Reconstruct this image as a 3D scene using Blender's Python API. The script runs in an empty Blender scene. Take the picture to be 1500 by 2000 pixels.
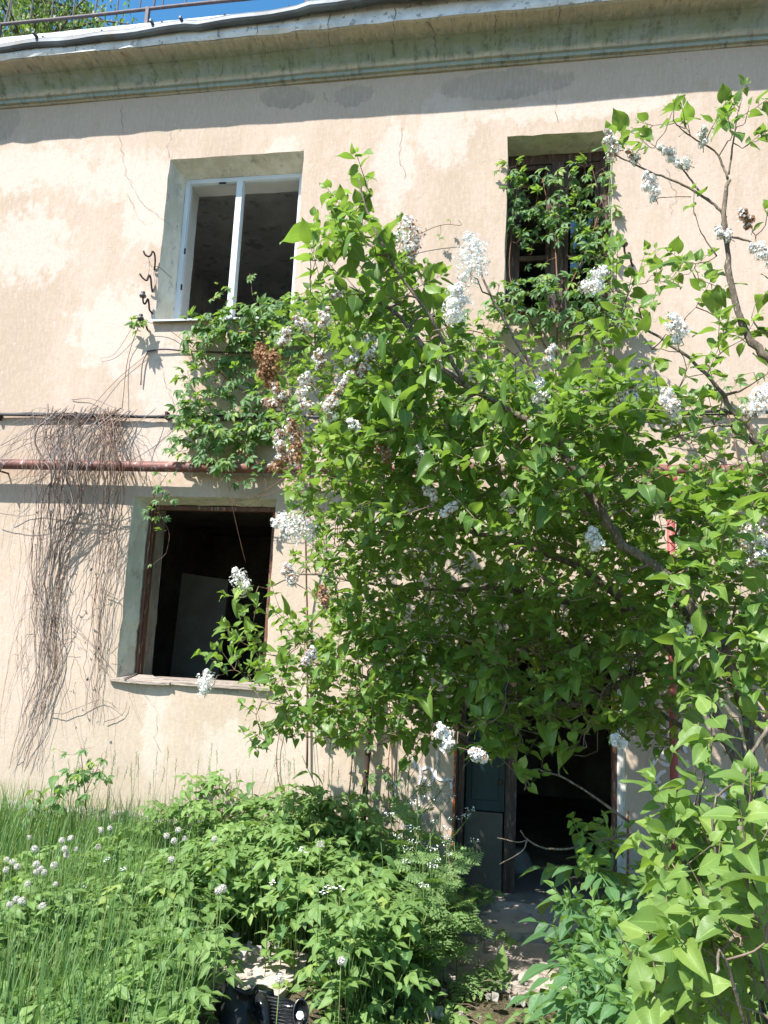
import bpy, math, random
import numpy as np
from mathutils import Vector, Matrix
random.seed(7)
RNG = np.random.default_rng(11)
sc = bpy.context.scene
COL = sc.collection
A = np.array
PI = math.pi

# ------------------------------------------------------------------ camera
YAW, PITCH, ROLL = math.radians(-10.50), math.radians(8.80), math.radians(2.755)
CAM = A([0.0, -6.3, 2.2])
def _axes():
    cy, sy, cp, sp = math.cos(YAW), math.sin(YAW), math.cos(PITCH), math.sin(PITCH)
    f = A([sy*cp, cy*cp, sp]); r = A([cy, -sy, 0.0]); u = np.cross(r, f)
    cr, sr = math.cos(ROLL), math.sin(ROLL)
    return cr*r + sr*u, -sr*r + cr*u, f
CR, CU, CF = _axes()
def at(px, py, Y=0.0):
    """point of the vertical plane y = Y seen at a pixel of the 1500 x 2000 photograph"""
    d = CF*1500 + CR*(px-750) + CU*(1000-py)
    return CAM + d*((Y-CAM[1])/d[1])
def on_ground(px, py):
    d = CF*1500 + CR*(px-750) + CU*(1000-py)
    t = 0.0015
    for _ in range(900):
        p = CAM + d*t
        if p[2] <= gz(p[0], p[1]): return p
        t += 0.000006*1.5
    return p
cd = bpy.data.cameras.new('camera'); cam = bpy.data.objects.new('camera', cd); COL.objects.link(cam)
cd.sensor_fit = 'HORIZONTAL'; cd.sensor_width = 36; cd.lens = 36.0; cd.clip_start = .05; cd.clip_end = 3000
M = Matrix.Identity(4)
for i in range(3):
    M[i][0], M[i][1], M[i][2], M[i][3] = CR[i], CU[i], -CF[i], CAM[i]
cam.matrix_world = M
sc.camera = cam

# ------------------------------------------------------------------ light
SUN = A([.78, 1.0, -1.65]); SUN = SUN/np.linalg.norm(SUN)
L = -SUN
el = math.asin(L[2]); az = math.atan2(L[0], L[1])
w = bpy.data.worlds.new('World'); sc.world = w; w.use_nodes = True
wn = w.node_tree
bg = wn.nodes['Background']; sky = wn.nodes.new('ShaderNodeTexSky')
sky.sky_type = 'NISHITA'; sky.sun_disc = False; sky.sun_elevation = el; sky.sun_rotation = az
sky.air_density = 1.0; sky.dust_density = .6; sky.ozone_density = 1.6
hs = wn.nodes.new('ShaderNodeHueSaturation'); hs.inputs['Saturation'].default_value = 1.3; hs.inputs['Hue'].default_value = .49
wn.links.new(sky.outputs[0], hs.inputs['Color']); wn.links.new(hs.outputs[0], bg.inputs[0]); bg.inputs[1].default_value = .118
sd = bpy.data.lights.new('sun', 'SUN'); sd.energy = 4.6; sd.angle = math.radians(.53); sd.color = (1.0, .96, .90)
so = bpy.data.objects.new('sun', sd); COL.objects.link(so)
so.rotation_euler = Vector(SUN).to_track_quat('-Z', 'Y').to_euler(); so.location = (-6, -12, 18)
vs = sc.view_settings
sc.display_settings.display_device = 'sRGB'
vs.view_transform = 'Standard'; vs.look = 'None'; vs.gamma = 1; vs.use_curve_mapping = False
vs.exposure = 1.17
sc.render.engine = 'CYCLES'
sc.cycles.max_bounces = 8; sc.cycles.diffuse_bounces = 4; sc.cycles.transmission_bounces = 5; sc.cycles.transparent_max_bounces = 8
sc.cycles.use_denoising = True
sc.cycles.sample_clamp_indirect = 6

# ------------------------------------------------------------------ object helpers
def tag(o, label=None, cat=None, group=None, kind=None):
    if label: o['label'] = label
    if cat: o['category'] = cat
    if group: o['group'] = group
    if kind: o['kind'] = kind
    return o
def empty(name, loc, label, cat, group=None):
    o = bpy.data.objects.new(name, None); COL.objects.link(o); o.location = Vector([float(v) for v in loc])
    o.empty_display_size = .1
    return tag(o, label, cat, group)
def world_of(o):
    m = Matrix.Translation(o.location) if o.rotation_euler[:] == (0, 0, 0) else Matrix.LocRotScale(o.location, o.rotation_euler, o.scale)
    return m
def copy_tree(o, parent=None):
    c = o.copy(); COL.objects.link(c)
    if parent is not None: c.parent = parent
    for ch in list(o.children): copy_tree(ch, c)
    return c

class MB:
    """collects polygons; build() links them as one mesh object"""
    def __init__(s): s.V = []; s.F = []; s.n = 0; s.var = []; s.UV = []; s.has_uv = False
    def add(s, V, F, var=.5, uv=None):
        V = np.asarray(V, float); s.V.append(V)
        s.F.extend([tuple(i+s.n for i in f) for f in F]); s.n += len(V)
        s.var.append(np.full(len(V), var) if np.isscalar(var) else np.asarray(var, float))
        s.UV.append(np.zeros((len(V), 2)) if uv is None else np.asarray(uv, float)); s.has_uv |= uv is not None
        return s
    def box(s, x0, x1, y0, y1, z0, z1, var=.5):
        V = [(x, y, z) for x in (x0, x1) for y in (y0, y1) for z in (z0, z1)]
        return s.add(V, [(0, 1, 3, 2), (4, 6, 7, 5), (0, 4, 5, 1), (2, 3, 7, 6), (0, 2, 6, 4), (1, 5, 7, 3)], var)
    def bevel_box(s, x0, x1, y0, y1, z0, z1, b=.005, var=.5):
        import bmesh
        bm = bmesh.new(); bmesh.ops.create_cube(bm, size=1)
        for v in bm.verts: v.co = ((x0+x1)/2+v.co.x*(x1-x0), (y0+y1)/2+v.co.y*(y1-y0), (z0+z1)/2+v.co.z*(z1-z0))
        bmesh.ops.bevel(bm, geom=bm.edges[:], offset=b, segments=2, affect='EDGES', profile=.5)
        bm.verts.index_update()
        s.add([v.co[:] for v in bm.verts], [[v.index for v in f.verts] for f in bm.faces], var); bm.free()
        return s
    def tube(s, pts, r, sides=6, var=.5, cap=True):
        P = np.asarray(pts, float); n = len(P)
        R = np.full(n, r) if np.isscalar(r) else np.asarray(r, float)
        T = np.gradient(P, axis=0); T /= np.linalg.norm(T, axis=1)[:, None]+1e-9
        a = A([0, 0, 1.]) if abs(T[0][2]) < .9 else A([1., 0, 0])
        N = np.cross(T[0], a); N /= np.linalg.norm(N)
        ang = np.arange(sides)*2*PI/sides; ca, sa = np.cos(ang)[:, None], np.sin(ang)[:, None]
        V = np.zeros((n*sides, 3))
        for i in range(n):
            N = N - T[i]*(N@T[i]); N /= np.linalg.norm(N)+1e-9
            B = np.cross(T[i], N)
            V[i*sides:(i+1)*sides] = P[i] + R[i]*(ca*N + sa*B)
        F = [(i*sides+j, i*sides+(j+1) % sides, (i+1)*sides+(j+1) % sides, (i+1)*sides+j) for i in range(n-1) for j in range(sides)]
        if cap: F += [tuple(range(sides))[::-1], tuple((n-1)*sides+j for j in range(sides))]
        return s.add(V, F, var)
    def lathe(s, prof, c, seg=16, axis='z', var=.5):
        V = []; m = len(prof)
        for r, h in prof:
            for j in range(seg):
                a = 2*PI*j/seg; q = (r*math.cos(a), r*math.sin(a), h)
                q = {'z': q, 'y': (q[0], q[2], q[1]), 'x': (q[2], q[0], q[1])}[axis]
                V.append((c[0]+q[0], c[1]+q[1], c[2]+q[2]))
        F = [(i*seg+j, i*seg+(j+1) % seg, (i+1)*seg+(j+1) % seg, (i+1)*seg+j) for i in range(m-1) for j in range(seg)]
        F += [tuple(range(seg))[::-1], tuple((m-1)*seg+j for j in range(seg))]
        return s.add(V, F, var)
    def build(s, name, mat, parent=None, smooth=False):
        V = np.concatenate(s.V) if s.V else np.zeros((0, 3))
        me = bpy.data.meshes.new(name); nf = len(s.F)
        me.vertices.add(len(V)); me.vertices.foreach_set('co', V.astype(np.float32).ravel())
        tot = np.fromiter((len(f) for f in s.F), int, nf)
        idx = np.fromiter((i for f in s.F for i in f), int, int(tot.sum()))
        me.loops.add(len(idx)); me.loops.foreach_set('vertex_index', idx.astype(np.int32))
        me.polygons.add(nf); me.polygons.foreach_set('loop_start', (np.cumsum(tot)-tot).astype(np.int32))
        me.polygons.foreach_set('use_smooth', np.full(nf, bool(smooth)))
        at_ = me.attributes.new('var', 'FLOAT', 'POINT'); at_.data.foreach_set('value', np.concatenate(s.var).astype(np.float32))
        if s.has_uv:
            uvl = me.uv_layers.new(name='uv'); uvl.data.foreach_set('uv', np.concatenate(s.UV)[idx].astype(np.float32).ravel())
        me.update(calc_edges=True); me.validate()
        me.materials.append(mat)
        o = bpy.data.objects.new(name, me); COL.objects.link(o)
        if parent is not None:
            o.parent = parent
            if parent.type == 'EMPTY': o.matrix_parent_inverse = world_of(parent).inverted()
        return o

def smooth_path(pts, k=4):
    P = np.asarray(pts, float)
    if len(P) < 3: return P
    Q = np.vstack([2*P[0]-P[1], P, 2*P[-1]-P[-2]]); out = []
    for i in range(1, len(Q)-2):
        p0, p1, p2, p3 = Q[i-1], Q[i], Q[i+1], Q[i+2]
        for t in np.arange(k)/k:
            out.append(.5*((2*p1)+(-p0+p2)*t+(2*p0-5*p1+4*p2-p3)*t*t+(-p0+3*p1-3*p2+p3)*t**3))
    out.append(P[-1]); return A(out)
def unit(v):
    v = np.asarray(v, float); return v/(np.linalg.norm(v, axis=-1, keepdims=True)+1e-9)

# ------------------------------------------------------------------ materials
class NT:
    def __init__(s, name):
        s.m = bpy.data.materials.new(name); s.m.use_nodes = True; s.t = s.m.node_tree
        s.t.nodes.clear(); s.out = s.t.nodes.new('ShaderNodeOutputMaterial')
    def n(s, typ, **kw):
        nd = s.t.nodes.new('ShaderNode'+typ)
        for k, v in kw.items():
            if k.startswith('i_'):
                k = k[2:]; k = int(k) if k.isdigit() else k.replace('_', ' ')
                s.put(nd.inputs[k], v)
            else: setattr(nd, k, v)
        return nd
    def put(s, sock, v):
        if isinstance(v, bpy.types.NodeSocket): s.t.links.new(v, sock)
        elif isinstance(v, bpy.types.Node): s.t.links.new(v.outputs[0], sock)
        elif isinstance(v, (tuple, list)) and len(v) == 3 and sock.type == 'RGBA': sock.default_value = (*v, 1)
        else: sock.default_value = v
    def math(s, op, a, b=0.0, clamp=False):
        nd = s.n('Math', operation=op, use_clamp=clamp); s.put(nd.inputs[0], a); s.put(nd.inputs[1], b); return nd.outputs[0]
    def mix(s, f, a, b, blend='MIX'):
        nd = s.n('Mix', data_type='RGBA', blend_type=blend)
        s.put(nd.inputs[0], f); s.put(nd.inputs[6], a); s.put(nd.inputs[7], b); return nd.outputs[2]
    def ramp(s, f, lo, hi, a=0., b=1.):
        nd = s.n('MapRange', interpolation_type='SMOOTHSTEP'); s.put(nd.inputs[0], f)
        for i, v in enumerate((lo, hi, a, b)): s.put(nd.inputs[i+1], v)
        return nd.outputs[0]
    def coords(s): return s.n('TexCoord').outputs['Object']
    def scale(s, v, sx, sy, sz):
        nd = s.n('VectorMath', operation='MULTIPLY'); s.put(nd.inputs[0], v); nd.inputs[1].default_value = (sx, sy, sz); return nd.outputs[0]
    def noise(s, v, scale, detail=4, rough=.55, dist=0.0):
        nd = s.n('TexNoise'); s.put(nd.inputs['Vector'], v); nd.inputs['Scale'].default_value = scale
        nd.inputs['Detail'].default_value = detail; nd.inputs['Roughness'].default_value = rough; nd.inputs['Distortion'].default_value = dist
        return nd.outputs[0]
    def bump(s, h, strength=.3, dist=.01):
        nd = s.n('Bump'); nd.inputs['Strength'].default_value = strength; nd.inputs['Distance'].default_value = dist; s.put(nd.inputs['Height'], h); return nd.outputs[0]
    def surf(s, col, rough=.8, spec=.3, metal=0., normal=None, **kw):
        p = s.n('BsdfPrincipled'); s.put(p.inputs['Base Color'], col); s.put(p.inputs['Roughness'], rough)
        p.inputs['Specular IOR Level'].default_value = spec; p.inputs['Metallic'].default_value = metal
        if normal is not None: s.put(p.inputs['Normal'], normal)
        for k, v in kw.items(): s.put(p.inputs[k.replace('_', ' ')], v)
        s.put(s.out.inputs[0], p.outputs[0]); return p

def simple(name, c1, c2=None, scale=6, rough=.75, spec=.3, metal=0., bump=.2, stretch=(1, 1, 1), lo=.35, hi=.65, c3=None, bd=.004, fine=40):
    t = NT(name); v = t.scale(t.coords(), *stretch)
    n1 = t.noise(v, scale, 5); n2 = t.noise(v, fine, 3)
    col = t.mix(t.ramp(n1, lo, hi), c1, c2 or tuple(x*.75 for x in c1))
    if c3: col = t.mix(t.ramp(t.noise(v, scale*2.7, 5, .65), .56, .64), col, c3)
    t.surf(col, rough, spec, metal, t.bump(t.math('ADD', n2, t.math('MULTIPLY', n1, .6)), bump, bd)); return t.m

def leaf_mat(name, dark, light, young=(.2, .28, .03), rough=.42, trans=.36, tcol=(.29, .47, .055), vein=.5, nerves=14, spec=.45):
    t = NT(name)
    var = t.n('Attribute', attribute_name='var').outputs['Fac']
    uv = t.n('UVMap').outputs[0]
    sep = t.n('SeparateXYZ'); t.put(sep.inputs[0], uv)
    u = t.math('ABSOLUTE', t.math('MULTIPLY', t.math('SUBTRACT', sep.outputs[0], .5), 2.))
    vv = sep.outputs[1]
    mid = t.ramp(u, .02, .09, 1, 0)
    ph = t.math('SUBTRACT', t.math('MULTIPLY', vv, float(nerves)), t.math('MULTIPLY', u, 3.2))
    side = t.ramp(t.math('ABSOLUTE', t.math('SUBTRACT', t.math('FRACT', ph), .5)), .02, .12, .45, 0)
    veins = t.math('MAXIMUM', mid, side)
    big = t.noise(t.coords(), 2.2, 2)
    f = t.math('ADD', t.math('MULTIPLY', var, .75), t.math('MULTIPLY', big, .35), True)
    col = t.mix(t.ramp(f, .2, .8), dark, light)
    col = t.mix(t.ramp(var, .86, .97), col, young)
    blot = t.noise(t.coords(), 60, 3)
    col = t.mix(t.ramp(blot, .35, .75, 0, .25), col, tuple(c*.6 for c in light))
    colv = t.mix(t.math('MULTIPLY', veins, vein), col, tuple(min(1, c*1.9+.02) for c in light))
    nrm = t.bump(t.math('ADD', t.math('MULTIPLY', veins, -.6), t.math('MULTIPLY', blot, .4)), .35, .003)
    p = t.surf(colv, t.ramp(blot, .3, .7, rough-.06, rough+.12), spec, 0, nrm)
    tr = t.n('BsdfTranslucent'); t.put(tr.inputs[0], t.mix(t.ramp(var, .5, 1), tcol, tuple(min(1, c*1.35) for c in tcol)))
    mx = t.n('MixShader'); mx.inputs[0].default_value = trans
    t.put(mx.inputs[1], p.outputs[0]); t.put(mx.inputs[2], tr.outputs[0]); t.put(t.out.inputs[0], mx.outputs[0])
    return t.m

def wall_material():
    t = NT('weathered_plaster'); v = t.coords()
    sep = t.n('SeparateXYZ'); t.put(sep.inputs[0], v); X, Z = sep.outputs[0], sep.outputs[2]
    streak = t.scale(v, 1, 1, .28)
    n_big = t.noise(streak, 1.1, 6, .6); n_mid = t.noise(t.scale(v, 1, 1, .55), 4.5, 6, .65); n_fine = t.noise(v, 26, 4, .6)
    n_grain = t.noise(v, 130, 2, .6)
    n_streak = t.noise(t.scale(v, 1, 1, .12), 9, 5, .6)
    col = t.mix(t.ramp(n_big, .36, .62), (.505, .395, .318), (.42, .328, .252))
    col = t.mix(t.ramp(n_mid, .48, .66, 0, .7), col, (.43, .335, .25))
    col = t.mix(t.ramp(n_streak, .54, .70, 0, .4), col, (.40, .315,.235))
    def blob(px, py, rx, rz, k=1.7, sc_=7.):
        c = at(px, py, 0)
        dx = t.math('DIVIDE', t.math('SUBTRACT', X, float(c[0])), rx); dz = t.math('DIVIDE', t.math('SUBTRACT', Z, float(c[2])), rz)
        d = t.math('SQRT', t.math('ADD', t.math('MULTIPLY', dx, dx), t.math('MULTIPLY', dz, dz)))
        nn = t.noise(t.scale(v, 1, 1, .7), sc_, 9, .72)
        return t.math('ADD', d, t.math('MULTIPLY', t.math('SUBTRACT', nn, .5), k*2))
    pale = None
    for a in ((290, 400, .3, .5), (320, 745, .28, .42), (20, 330, 1.3, .3), (250, 345, .7, .3), (865, 250, .28, .42), (770, 330, .2, .5),
              (240, 640, .55, .45), (60, 480, .5, .45), (330, 870, .45, .35), (590, 1430, .25, .6), (300, 1420, .12, .5), (550, 330, .2, .4), (1100, 215, 1.2, .1), (470, 1480, .5, .3)):
        m = t.ramp(blob(*a), .62, 1.12, 1, 0)
        pale = m if pale is None else t.math('MAXIMUM', pale, m)
    col = t.mix(t.math('MULTIPLY', pale, .75), col, (.565, .47, .41))
    flake = t.ramp(t.noise(v, 7.5, 8, .72), .60, .66, 0, .55)
    col = t.mix(t.math('MULTIPLY', flake, t.ramp(n_big, .40, .6)), col, (.575, .49, .42))
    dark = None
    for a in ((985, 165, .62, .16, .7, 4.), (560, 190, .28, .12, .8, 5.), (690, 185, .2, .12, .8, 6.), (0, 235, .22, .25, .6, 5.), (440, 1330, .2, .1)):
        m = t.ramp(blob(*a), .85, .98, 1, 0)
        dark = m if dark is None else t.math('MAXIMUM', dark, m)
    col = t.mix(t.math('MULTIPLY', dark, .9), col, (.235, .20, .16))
    # grubby zone low on the wall, and the band under the cornice
    low = t.math('ADD', Z, t.math('MULTIPLY', t.math('SUBTRACT', n_mid, .5), 1.6))
    col = t.mix(t.ramp(low, .2, 1.6, .55, 0), col, (.40, .335, .265))
    greyer = t.math('ADD', Z, t.math('MULTIPLY', t.math('SUBTRACT', n_big, .5), 1.2))
    col = t.mix(t.ramp(greyer, 3.1, 3.6, .22, 0), col, (.55, .47, .37))
    col = t.mix(t.ramp(greyer, 6.7, 7.2, 0, .55), col, (.50, .42, .345))
    col = t.mix(t.ramp(n_fine, .55, .72, 0, .16), col, (.36, .27, .19))
    brush = t.noise(t.scale(v, 1, 1, .22), 42, 4, .7); mott = t.noise(v, 17, 7, .75)
    col = t.mix(t.ramp(brush, .42, .68, 0, .22), col, (.66, .56, .48))
    col = t.mix(t.ramp(mott, .50, .70, 0, .30), col, (.37, .285, .21))
    col = t.mix(t.ramp(t.noise(v, 33, 6, .8), .57, .66, 0, .35), col, (.62, .53, .455))
    speck = t.ramp(t.noise(v, 55, 2, .5), .70, .74, 0, .6)
    col = t.mix(speck, col, (.24, .19, .14))
    h = t.math('ADD', t.math('MULTIPLY', n_mid, .9), t.math('ADD', t.math('MULTIPLY', n_fine, .5), t.math('MULTIPLY', n_grain, .28)))
    h = t.math('SUBTRACT', h, t.math('MULTIPLY', dark, .5)); h = t.math('ADD', h, t.math('MULTIPLY', flake, -.5))
    t.surf(col, .92, .12, 0, t.bump(h, .5, .010)); return t.m

def reveal_material():
    t = NT('dirty_reveal_plaster'); v = t.coords()
    n = t.noise(t.scale(v, 1, 1, .4), 7, 6, .7); f = t.noise(v, 60, 3)
    col = t.mix(t.ramp(n, .38, .6), (.66, .635, .55), (.54, .51, .42))
    col = t.mix(t.ramp(t.noise(t.scale(v, 1, 1, .5), 11, 6, .75), .53, .70, 0, .75), col, (.25, .25, .21))
    t.surf(col, .9, .15, 0, t.bump(t.math('ADD', n, t.math('MULTIPLY', f, .5)), .4, .006)); return t.m

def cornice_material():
    t = NT('mossy_shaded_cornice'); v = t.coords()
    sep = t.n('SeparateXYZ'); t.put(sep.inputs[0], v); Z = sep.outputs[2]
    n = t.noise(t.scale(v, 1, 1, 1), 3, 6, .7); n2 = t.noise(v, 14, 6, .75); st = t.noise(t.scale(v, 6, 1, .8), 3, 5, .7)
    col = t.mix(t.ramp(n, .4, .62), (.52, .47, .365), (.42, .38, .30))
    zz = t.math('ADD', Z, t.math('MULTIPLY', t.math('SUBTRACT', n2, .5), .05))  # height bands below paint the mouldings' sky-tinted shade into the colour
    moss_shade = t.math('MULTIPLY', t.ramp(zz, 7.355, 7.40), t.ramp(zz, 7.495, 7.515, 1, 0))  # green band: some moss, mostly painted shade of the cove
    col = t.mix(t.math('MULTIPLY', moss_shade, .85), col, t.mix(t.ramp(n, .45, .6), (.20, .26, .19), (.26, .325, .305)))
    blue_shade = t.math('MULTIPLY', t.ramp(zz, 7.302, 7.312), t.ramp(zz, 7.335, 7.345, 1, 0))  # blue-grey band is painted shade of the lower moulding
    col = t.mix(t.math('MULTIPLY', blue_shade, .9), col, (.28, .36, .355))
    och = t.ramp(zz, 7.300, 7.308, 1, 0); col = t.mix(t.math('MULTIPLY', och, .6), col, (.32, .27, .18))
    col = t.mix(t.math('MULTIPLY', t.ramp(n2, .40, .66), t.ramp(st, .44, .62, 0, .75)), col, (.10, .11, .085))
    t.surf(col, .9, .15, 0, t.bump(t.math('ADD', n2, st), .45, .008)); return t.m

MT = {}
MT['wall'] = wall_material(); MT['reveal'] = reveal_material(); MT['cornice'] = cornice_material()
MT['fascia'] = simple('flaking_white_fascia', (.72, .72, .70), (.55, .55, .54), 5, .7, .3, 0, .5, (1, 1, 1), .4, .65, (.30, .30, .28), .01)
MT['roof_metal'] = simple('grey_sheet_metal', (.13, .155, .175), (.075, .085, .095), 3, .55, .4, .2, .25, (1, 1, 1), .4, .62, (.10, .085, .07))
MT['rail'] = simple('rusty_rail', (.16, .13, .135), (.11, .10, .11), 14, .7, .3, .2, .4)
MT['plastic_white'] = simple('white_window_plastic', (.60, .635, .655), (.55, .58, .60), 4, .35, .45, 0, .05)
MT['rubber'] = simple('black_rubber', (.03, .03, .03), (.02, .02, .02), 9, .6)
MT['inner_wall'] = simple('grey_room_plaster', (.55, .55, .53), (.42, .42, .41), 2.2, .9, .1, 0, .6, (1, 1, 1), .4, .6, (.30, .30, .28), .02)
MT['inner_white'] = simple('pale_inner_reveal', (.62, .62, .60), (.55, .55, .53), 3, .85, .2, 0, .1)
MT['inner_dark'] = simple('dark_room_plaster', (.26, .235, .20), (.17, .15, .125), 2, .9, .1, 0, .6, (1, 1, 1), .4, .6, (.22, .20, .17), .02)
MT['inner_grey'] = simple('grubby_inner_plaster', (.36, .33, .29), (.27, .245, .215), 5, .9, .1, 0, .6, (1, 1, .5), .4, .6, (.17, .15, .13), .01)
MT['old_wood_brown'] = simple('peeling_brown_paint', (.15, .062, .04), (.10, .05, .035), 9, .6, .35, 0, .7, (3, 3, .35), .4, .6, (.33, .27, .21), .006)
MT['old_wood_dark'] = simple('dark_window_wood', (.085, .05, .04), (.05, .034, .03), 9, .6, .3, 0, .6, (3, 3, .35), .4, .6, (.17, .13, .11), .006)
MT['old_wood_grey'] = simple('weathered_grey_board', (.40, .34, .29), (.27, .22, .185), 7, .85, .2, 0, .9, (.5, 5, 5), .38, .62, (.15, .12, .10), .008)
MT['old_wood_white'] = simple('flaking_white_post', (.66, .65, .62), (.5, .48, .45), 9, .7, .3, 0, .7, (3, 3, .35), .42, .6, (.22, .15, .12), .006)
MT['rust'] = simple('orange_rust', (.42, .115, .03), (.25, .07, .025), 22, .85, .2, .1, .8, (1, 1, 1), .4, .6, (.5, .43, .36))
MT['teal'] = simple('teal_door_paint', (.010, .036, .042), (.008, .026, .030), 5, .5, .4, 0, .3, (2, 2, .4))
MT['bare_panel'] = simple('bare_door_panel', (.13, .118, .095), (.10, .09, .072), 4, .8)
MT['plinth'] = simple('grey_plinth', (.36, .33, .30), (.26, .24, .215), 5, .95, .1, 0, .8, bd=.015, c3=(.17, .15, .13))
MT['crack'] = simple('crack_dark', (.10, .08, .06), (.07, .055, .045), 8, 1., 0.05)
MT['graffiti'] = simple('white_spray_paint', (.78, .75, .78), (.66, .62, .67), 9, .6, .3, 0, .1)
MT['pipe'] = simple('rusty_red_pipe', (.20, .078, .06), (.14, .062, .05), 7, .6, .4, .1, .4, (1, 1, 1), .4, .6, (.36, .31, .29))
MT['riser'] = simple('red_pipe_paint', (.38, .085, .07), (.28, .07, .06), 7, .55, .4, 0, .3)
MT['cable'] = simple('black_cable', (.035, .037, .042), (.06, .06, .065), 12, .6, .3, 0, .3)
MT['hook'] = simple('rusted_iron_hook', (.075, .045, .038), (.05, .034, .03), 30, .8, .3, .3, .5)
MT['porcelain'] = simple('sooty_porcelain', (.12, .11, .115), (.07, .065, .07), 20, .35, .5, 0, .2)
MT['bark'] = simple('lilac_bark', (.19, .155, .115), (.11, .088, .066), 16, .9, .15, 0, .9, (2.2, 2.2, .6), .38, .62, (.32, .30, .24), .01)
MT['twig'] = simple('grey_brown_twigs', (.23, .175, .125), (.14, .10, .075), 10, .85, .2, 0, .4)
MT['dry_vine'] = simple('dry_vine_stems', (.27, .225, .20), (.16, .125, .11), 5, .9, .15, 0, .5, c3=(.36, .31, .29))
MT['red_vine'] = simple('reddish_vine_stems', (.20, .10, .065), (.13, .08, .05), 5, .8, .2, 0, .3)
MT['green_stem'] = simple('green_stems', (.13, .20, .05), (.09, .14, .04), 8, .6, .3, 0, .2)
MT['lilac_leaf'] = leaf_mat('lilac_leaf', (.06, .135, .026), (.155, .25, .046), (.26, .34, .06))
MT['near_leaf'] = leaf_mat('near_lilac_leaf', (.11, .195, .042), (.165, .265, .06), (.22, .31, .07), trans=.38, tcol=(.26, .42, .05), nerves=11, vein=.4, rough=.48)
MT['creeper_leaf'] = leaf_mat('creeper_leaf', (.07, .155, .055), (.135, .24, .09), (.26, .33, .07), rough=.5, nerves=10)
MT['weed_leaf'] = leaf_mat('weed_leaf', (.105, .20, .05), (.20, .315, .09), (.26, .34, .085), rough=.52, tcol=(.22, .38, .06), nerves=10)
MT['nettle_leaf'] = leaf_mat('nettle_leaf', (.07, .16, .05), (.13, .24, .075), (.18, .28, .07), rough=.55, nerves=9)
MT['elder_leaf'] = leaf_mat('elder_leaf', (.05, .125, .045), (.09, .195, .07), (.16, .27, .06), rough=.5, nerves=12)
MT['lacy_leaf'] = leaf_mat('lacy_leaf', (.13, .23, .08), (.21, .33, .12), (.27, .38, .11), rough=.5, nerves=5, vein=.2)
MT['grass'] = leaf_mat('grass_blade', (.085, .18, .06), (.165, .28, .09), (.30, .32, .12), rough=.45, nerves=1, vein=.25, tcol=(.2, .36, .06))
MT['tree_leaf'] = leaf_mat('far_tree_leaf', (.07, .11, .03), (.15, .19, .05), (.28, .30, .09), rough=.5, vein=.1)
def floret_mat():
    t = NT('lilac_floret'); var = t.n('Attribute', attribute_name='var').outputs['Fac']
    col = t.mix(t.ramp(var, .45, .55), (.84, .84, .81), (.42, .25, .14))
    col = t.mix(t.ramp(var, .70, .95), col, (.30, .14, .06))
    p = t.surf(col, .6, .3)
    tr = t.n('BsdfTranslucent'); t.put(tr.inputs[0], col); mx = t.n('MixShader'); mx.inputs[0].default_value = .25
    t.put(mx.inputs[1], p.outputs[0]); t.put(mx.inputs[2], tr.outputs[0]); t.put(t.out.inputs[0], mx.outputs[0]); return t.m
MT['floret'] = floret_mat()
MT['fluff'] = simple('dandelion_fluff', (.66, .63, .57), (.52, .49, .44), 30, .9, .1, 0, 0)
MT['petal'] = simple('white_petal', (.80, .82, .80), (.72, .74, .72), 30, .7, .2, 0, 0)
MT['black_plastic'] = simple('glossy_black_plastic', (.008, .009, .010), (.012, .013, .015), 3, .24, .4, 0, .08, c3=(.035, .035, .035))
MT['black_matte'] = simple('scuffed_black_plastic', (.012, .013, .014), (.026, .028, .028), 8, .5, .3, 0, .3)
MT['pale_thing'] = simple('pale_grey_plastic', (.30, .30, .27), (.22, .22, .2), 5, .7)
MT['paper'] = simple('soggy_paper', (.55, .55, .5), (.4, .4, .36), 14, .9, .1, 0, .6)
MT['paper_red'] = simple('red_wrapper', (.5, .10, .08), (.55, .5, .48), 18, .5, .4)
MT['plate'] = simple('pale_blue_plate', (.52, .60, .66), (.42, .5, .55), 12, .4, .5)
MT['concrete'] = simple('dusty_concrete', (.50, .43, .37), (.36, .31, .265), 3.5, .95, .1, 0, .8, c3=(.23, .195, .16), bd=.012)
def glass_mat():
    t = NT('old_window_glass')
    g = t.n('BsdfGlossy'); g.inputs['Roughness'].default_value = .03; t.put(g.inputs['Color'], (.9, .95, 1.))
    tr = t.n('BsdfTransparent'); t.put(tr.inputs[0], (.75, .8, .8)); mx = t.n('MixShader')
    fr = t.n('Fresnel'); fr.inputs[0].default_value = 1.5
    t.put(mx.inputs[0], t.math('ADD', fr.outputs[0], .1)); t.put(mx.inputs[1], tr.outputs[0]); t.put(mx.inputs[2], g.outputs[0]); t.put(t.out.inputs[0], mx.outputs[0]); return t.m
MT['glass'] = glass_mat()
def ground_mat():
    t = NT('weedy_soil'); v = t.coords()
    n = t.noise(v, 1.3, 6, .65); n2 = t.noise(v, 18, 5, .7); n3 = t.noise(v, 70, 3, .6)
    col = t.mix(t.ramp(n, .4, .6), (.12, .095, .06), (.075, .065, .04))
    col = t.mix(t.ramp(n2, .52, .66, 0, .8), col, (.22, .18, .12))
    col = t.mix(t.ramp(n3, .60, .68, 0, .7), col, (.30, .26, .2))
    col = t.mix(t.ramp(n3, .30, .4, .7, 0), col, (.05, .07, .025))
    t.surf(col, .95, .1, 0, t.bump(t.math('ADD', n2, n3), .8, .02)); return t.m
MT['ground'] = ground_mat()
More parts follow.
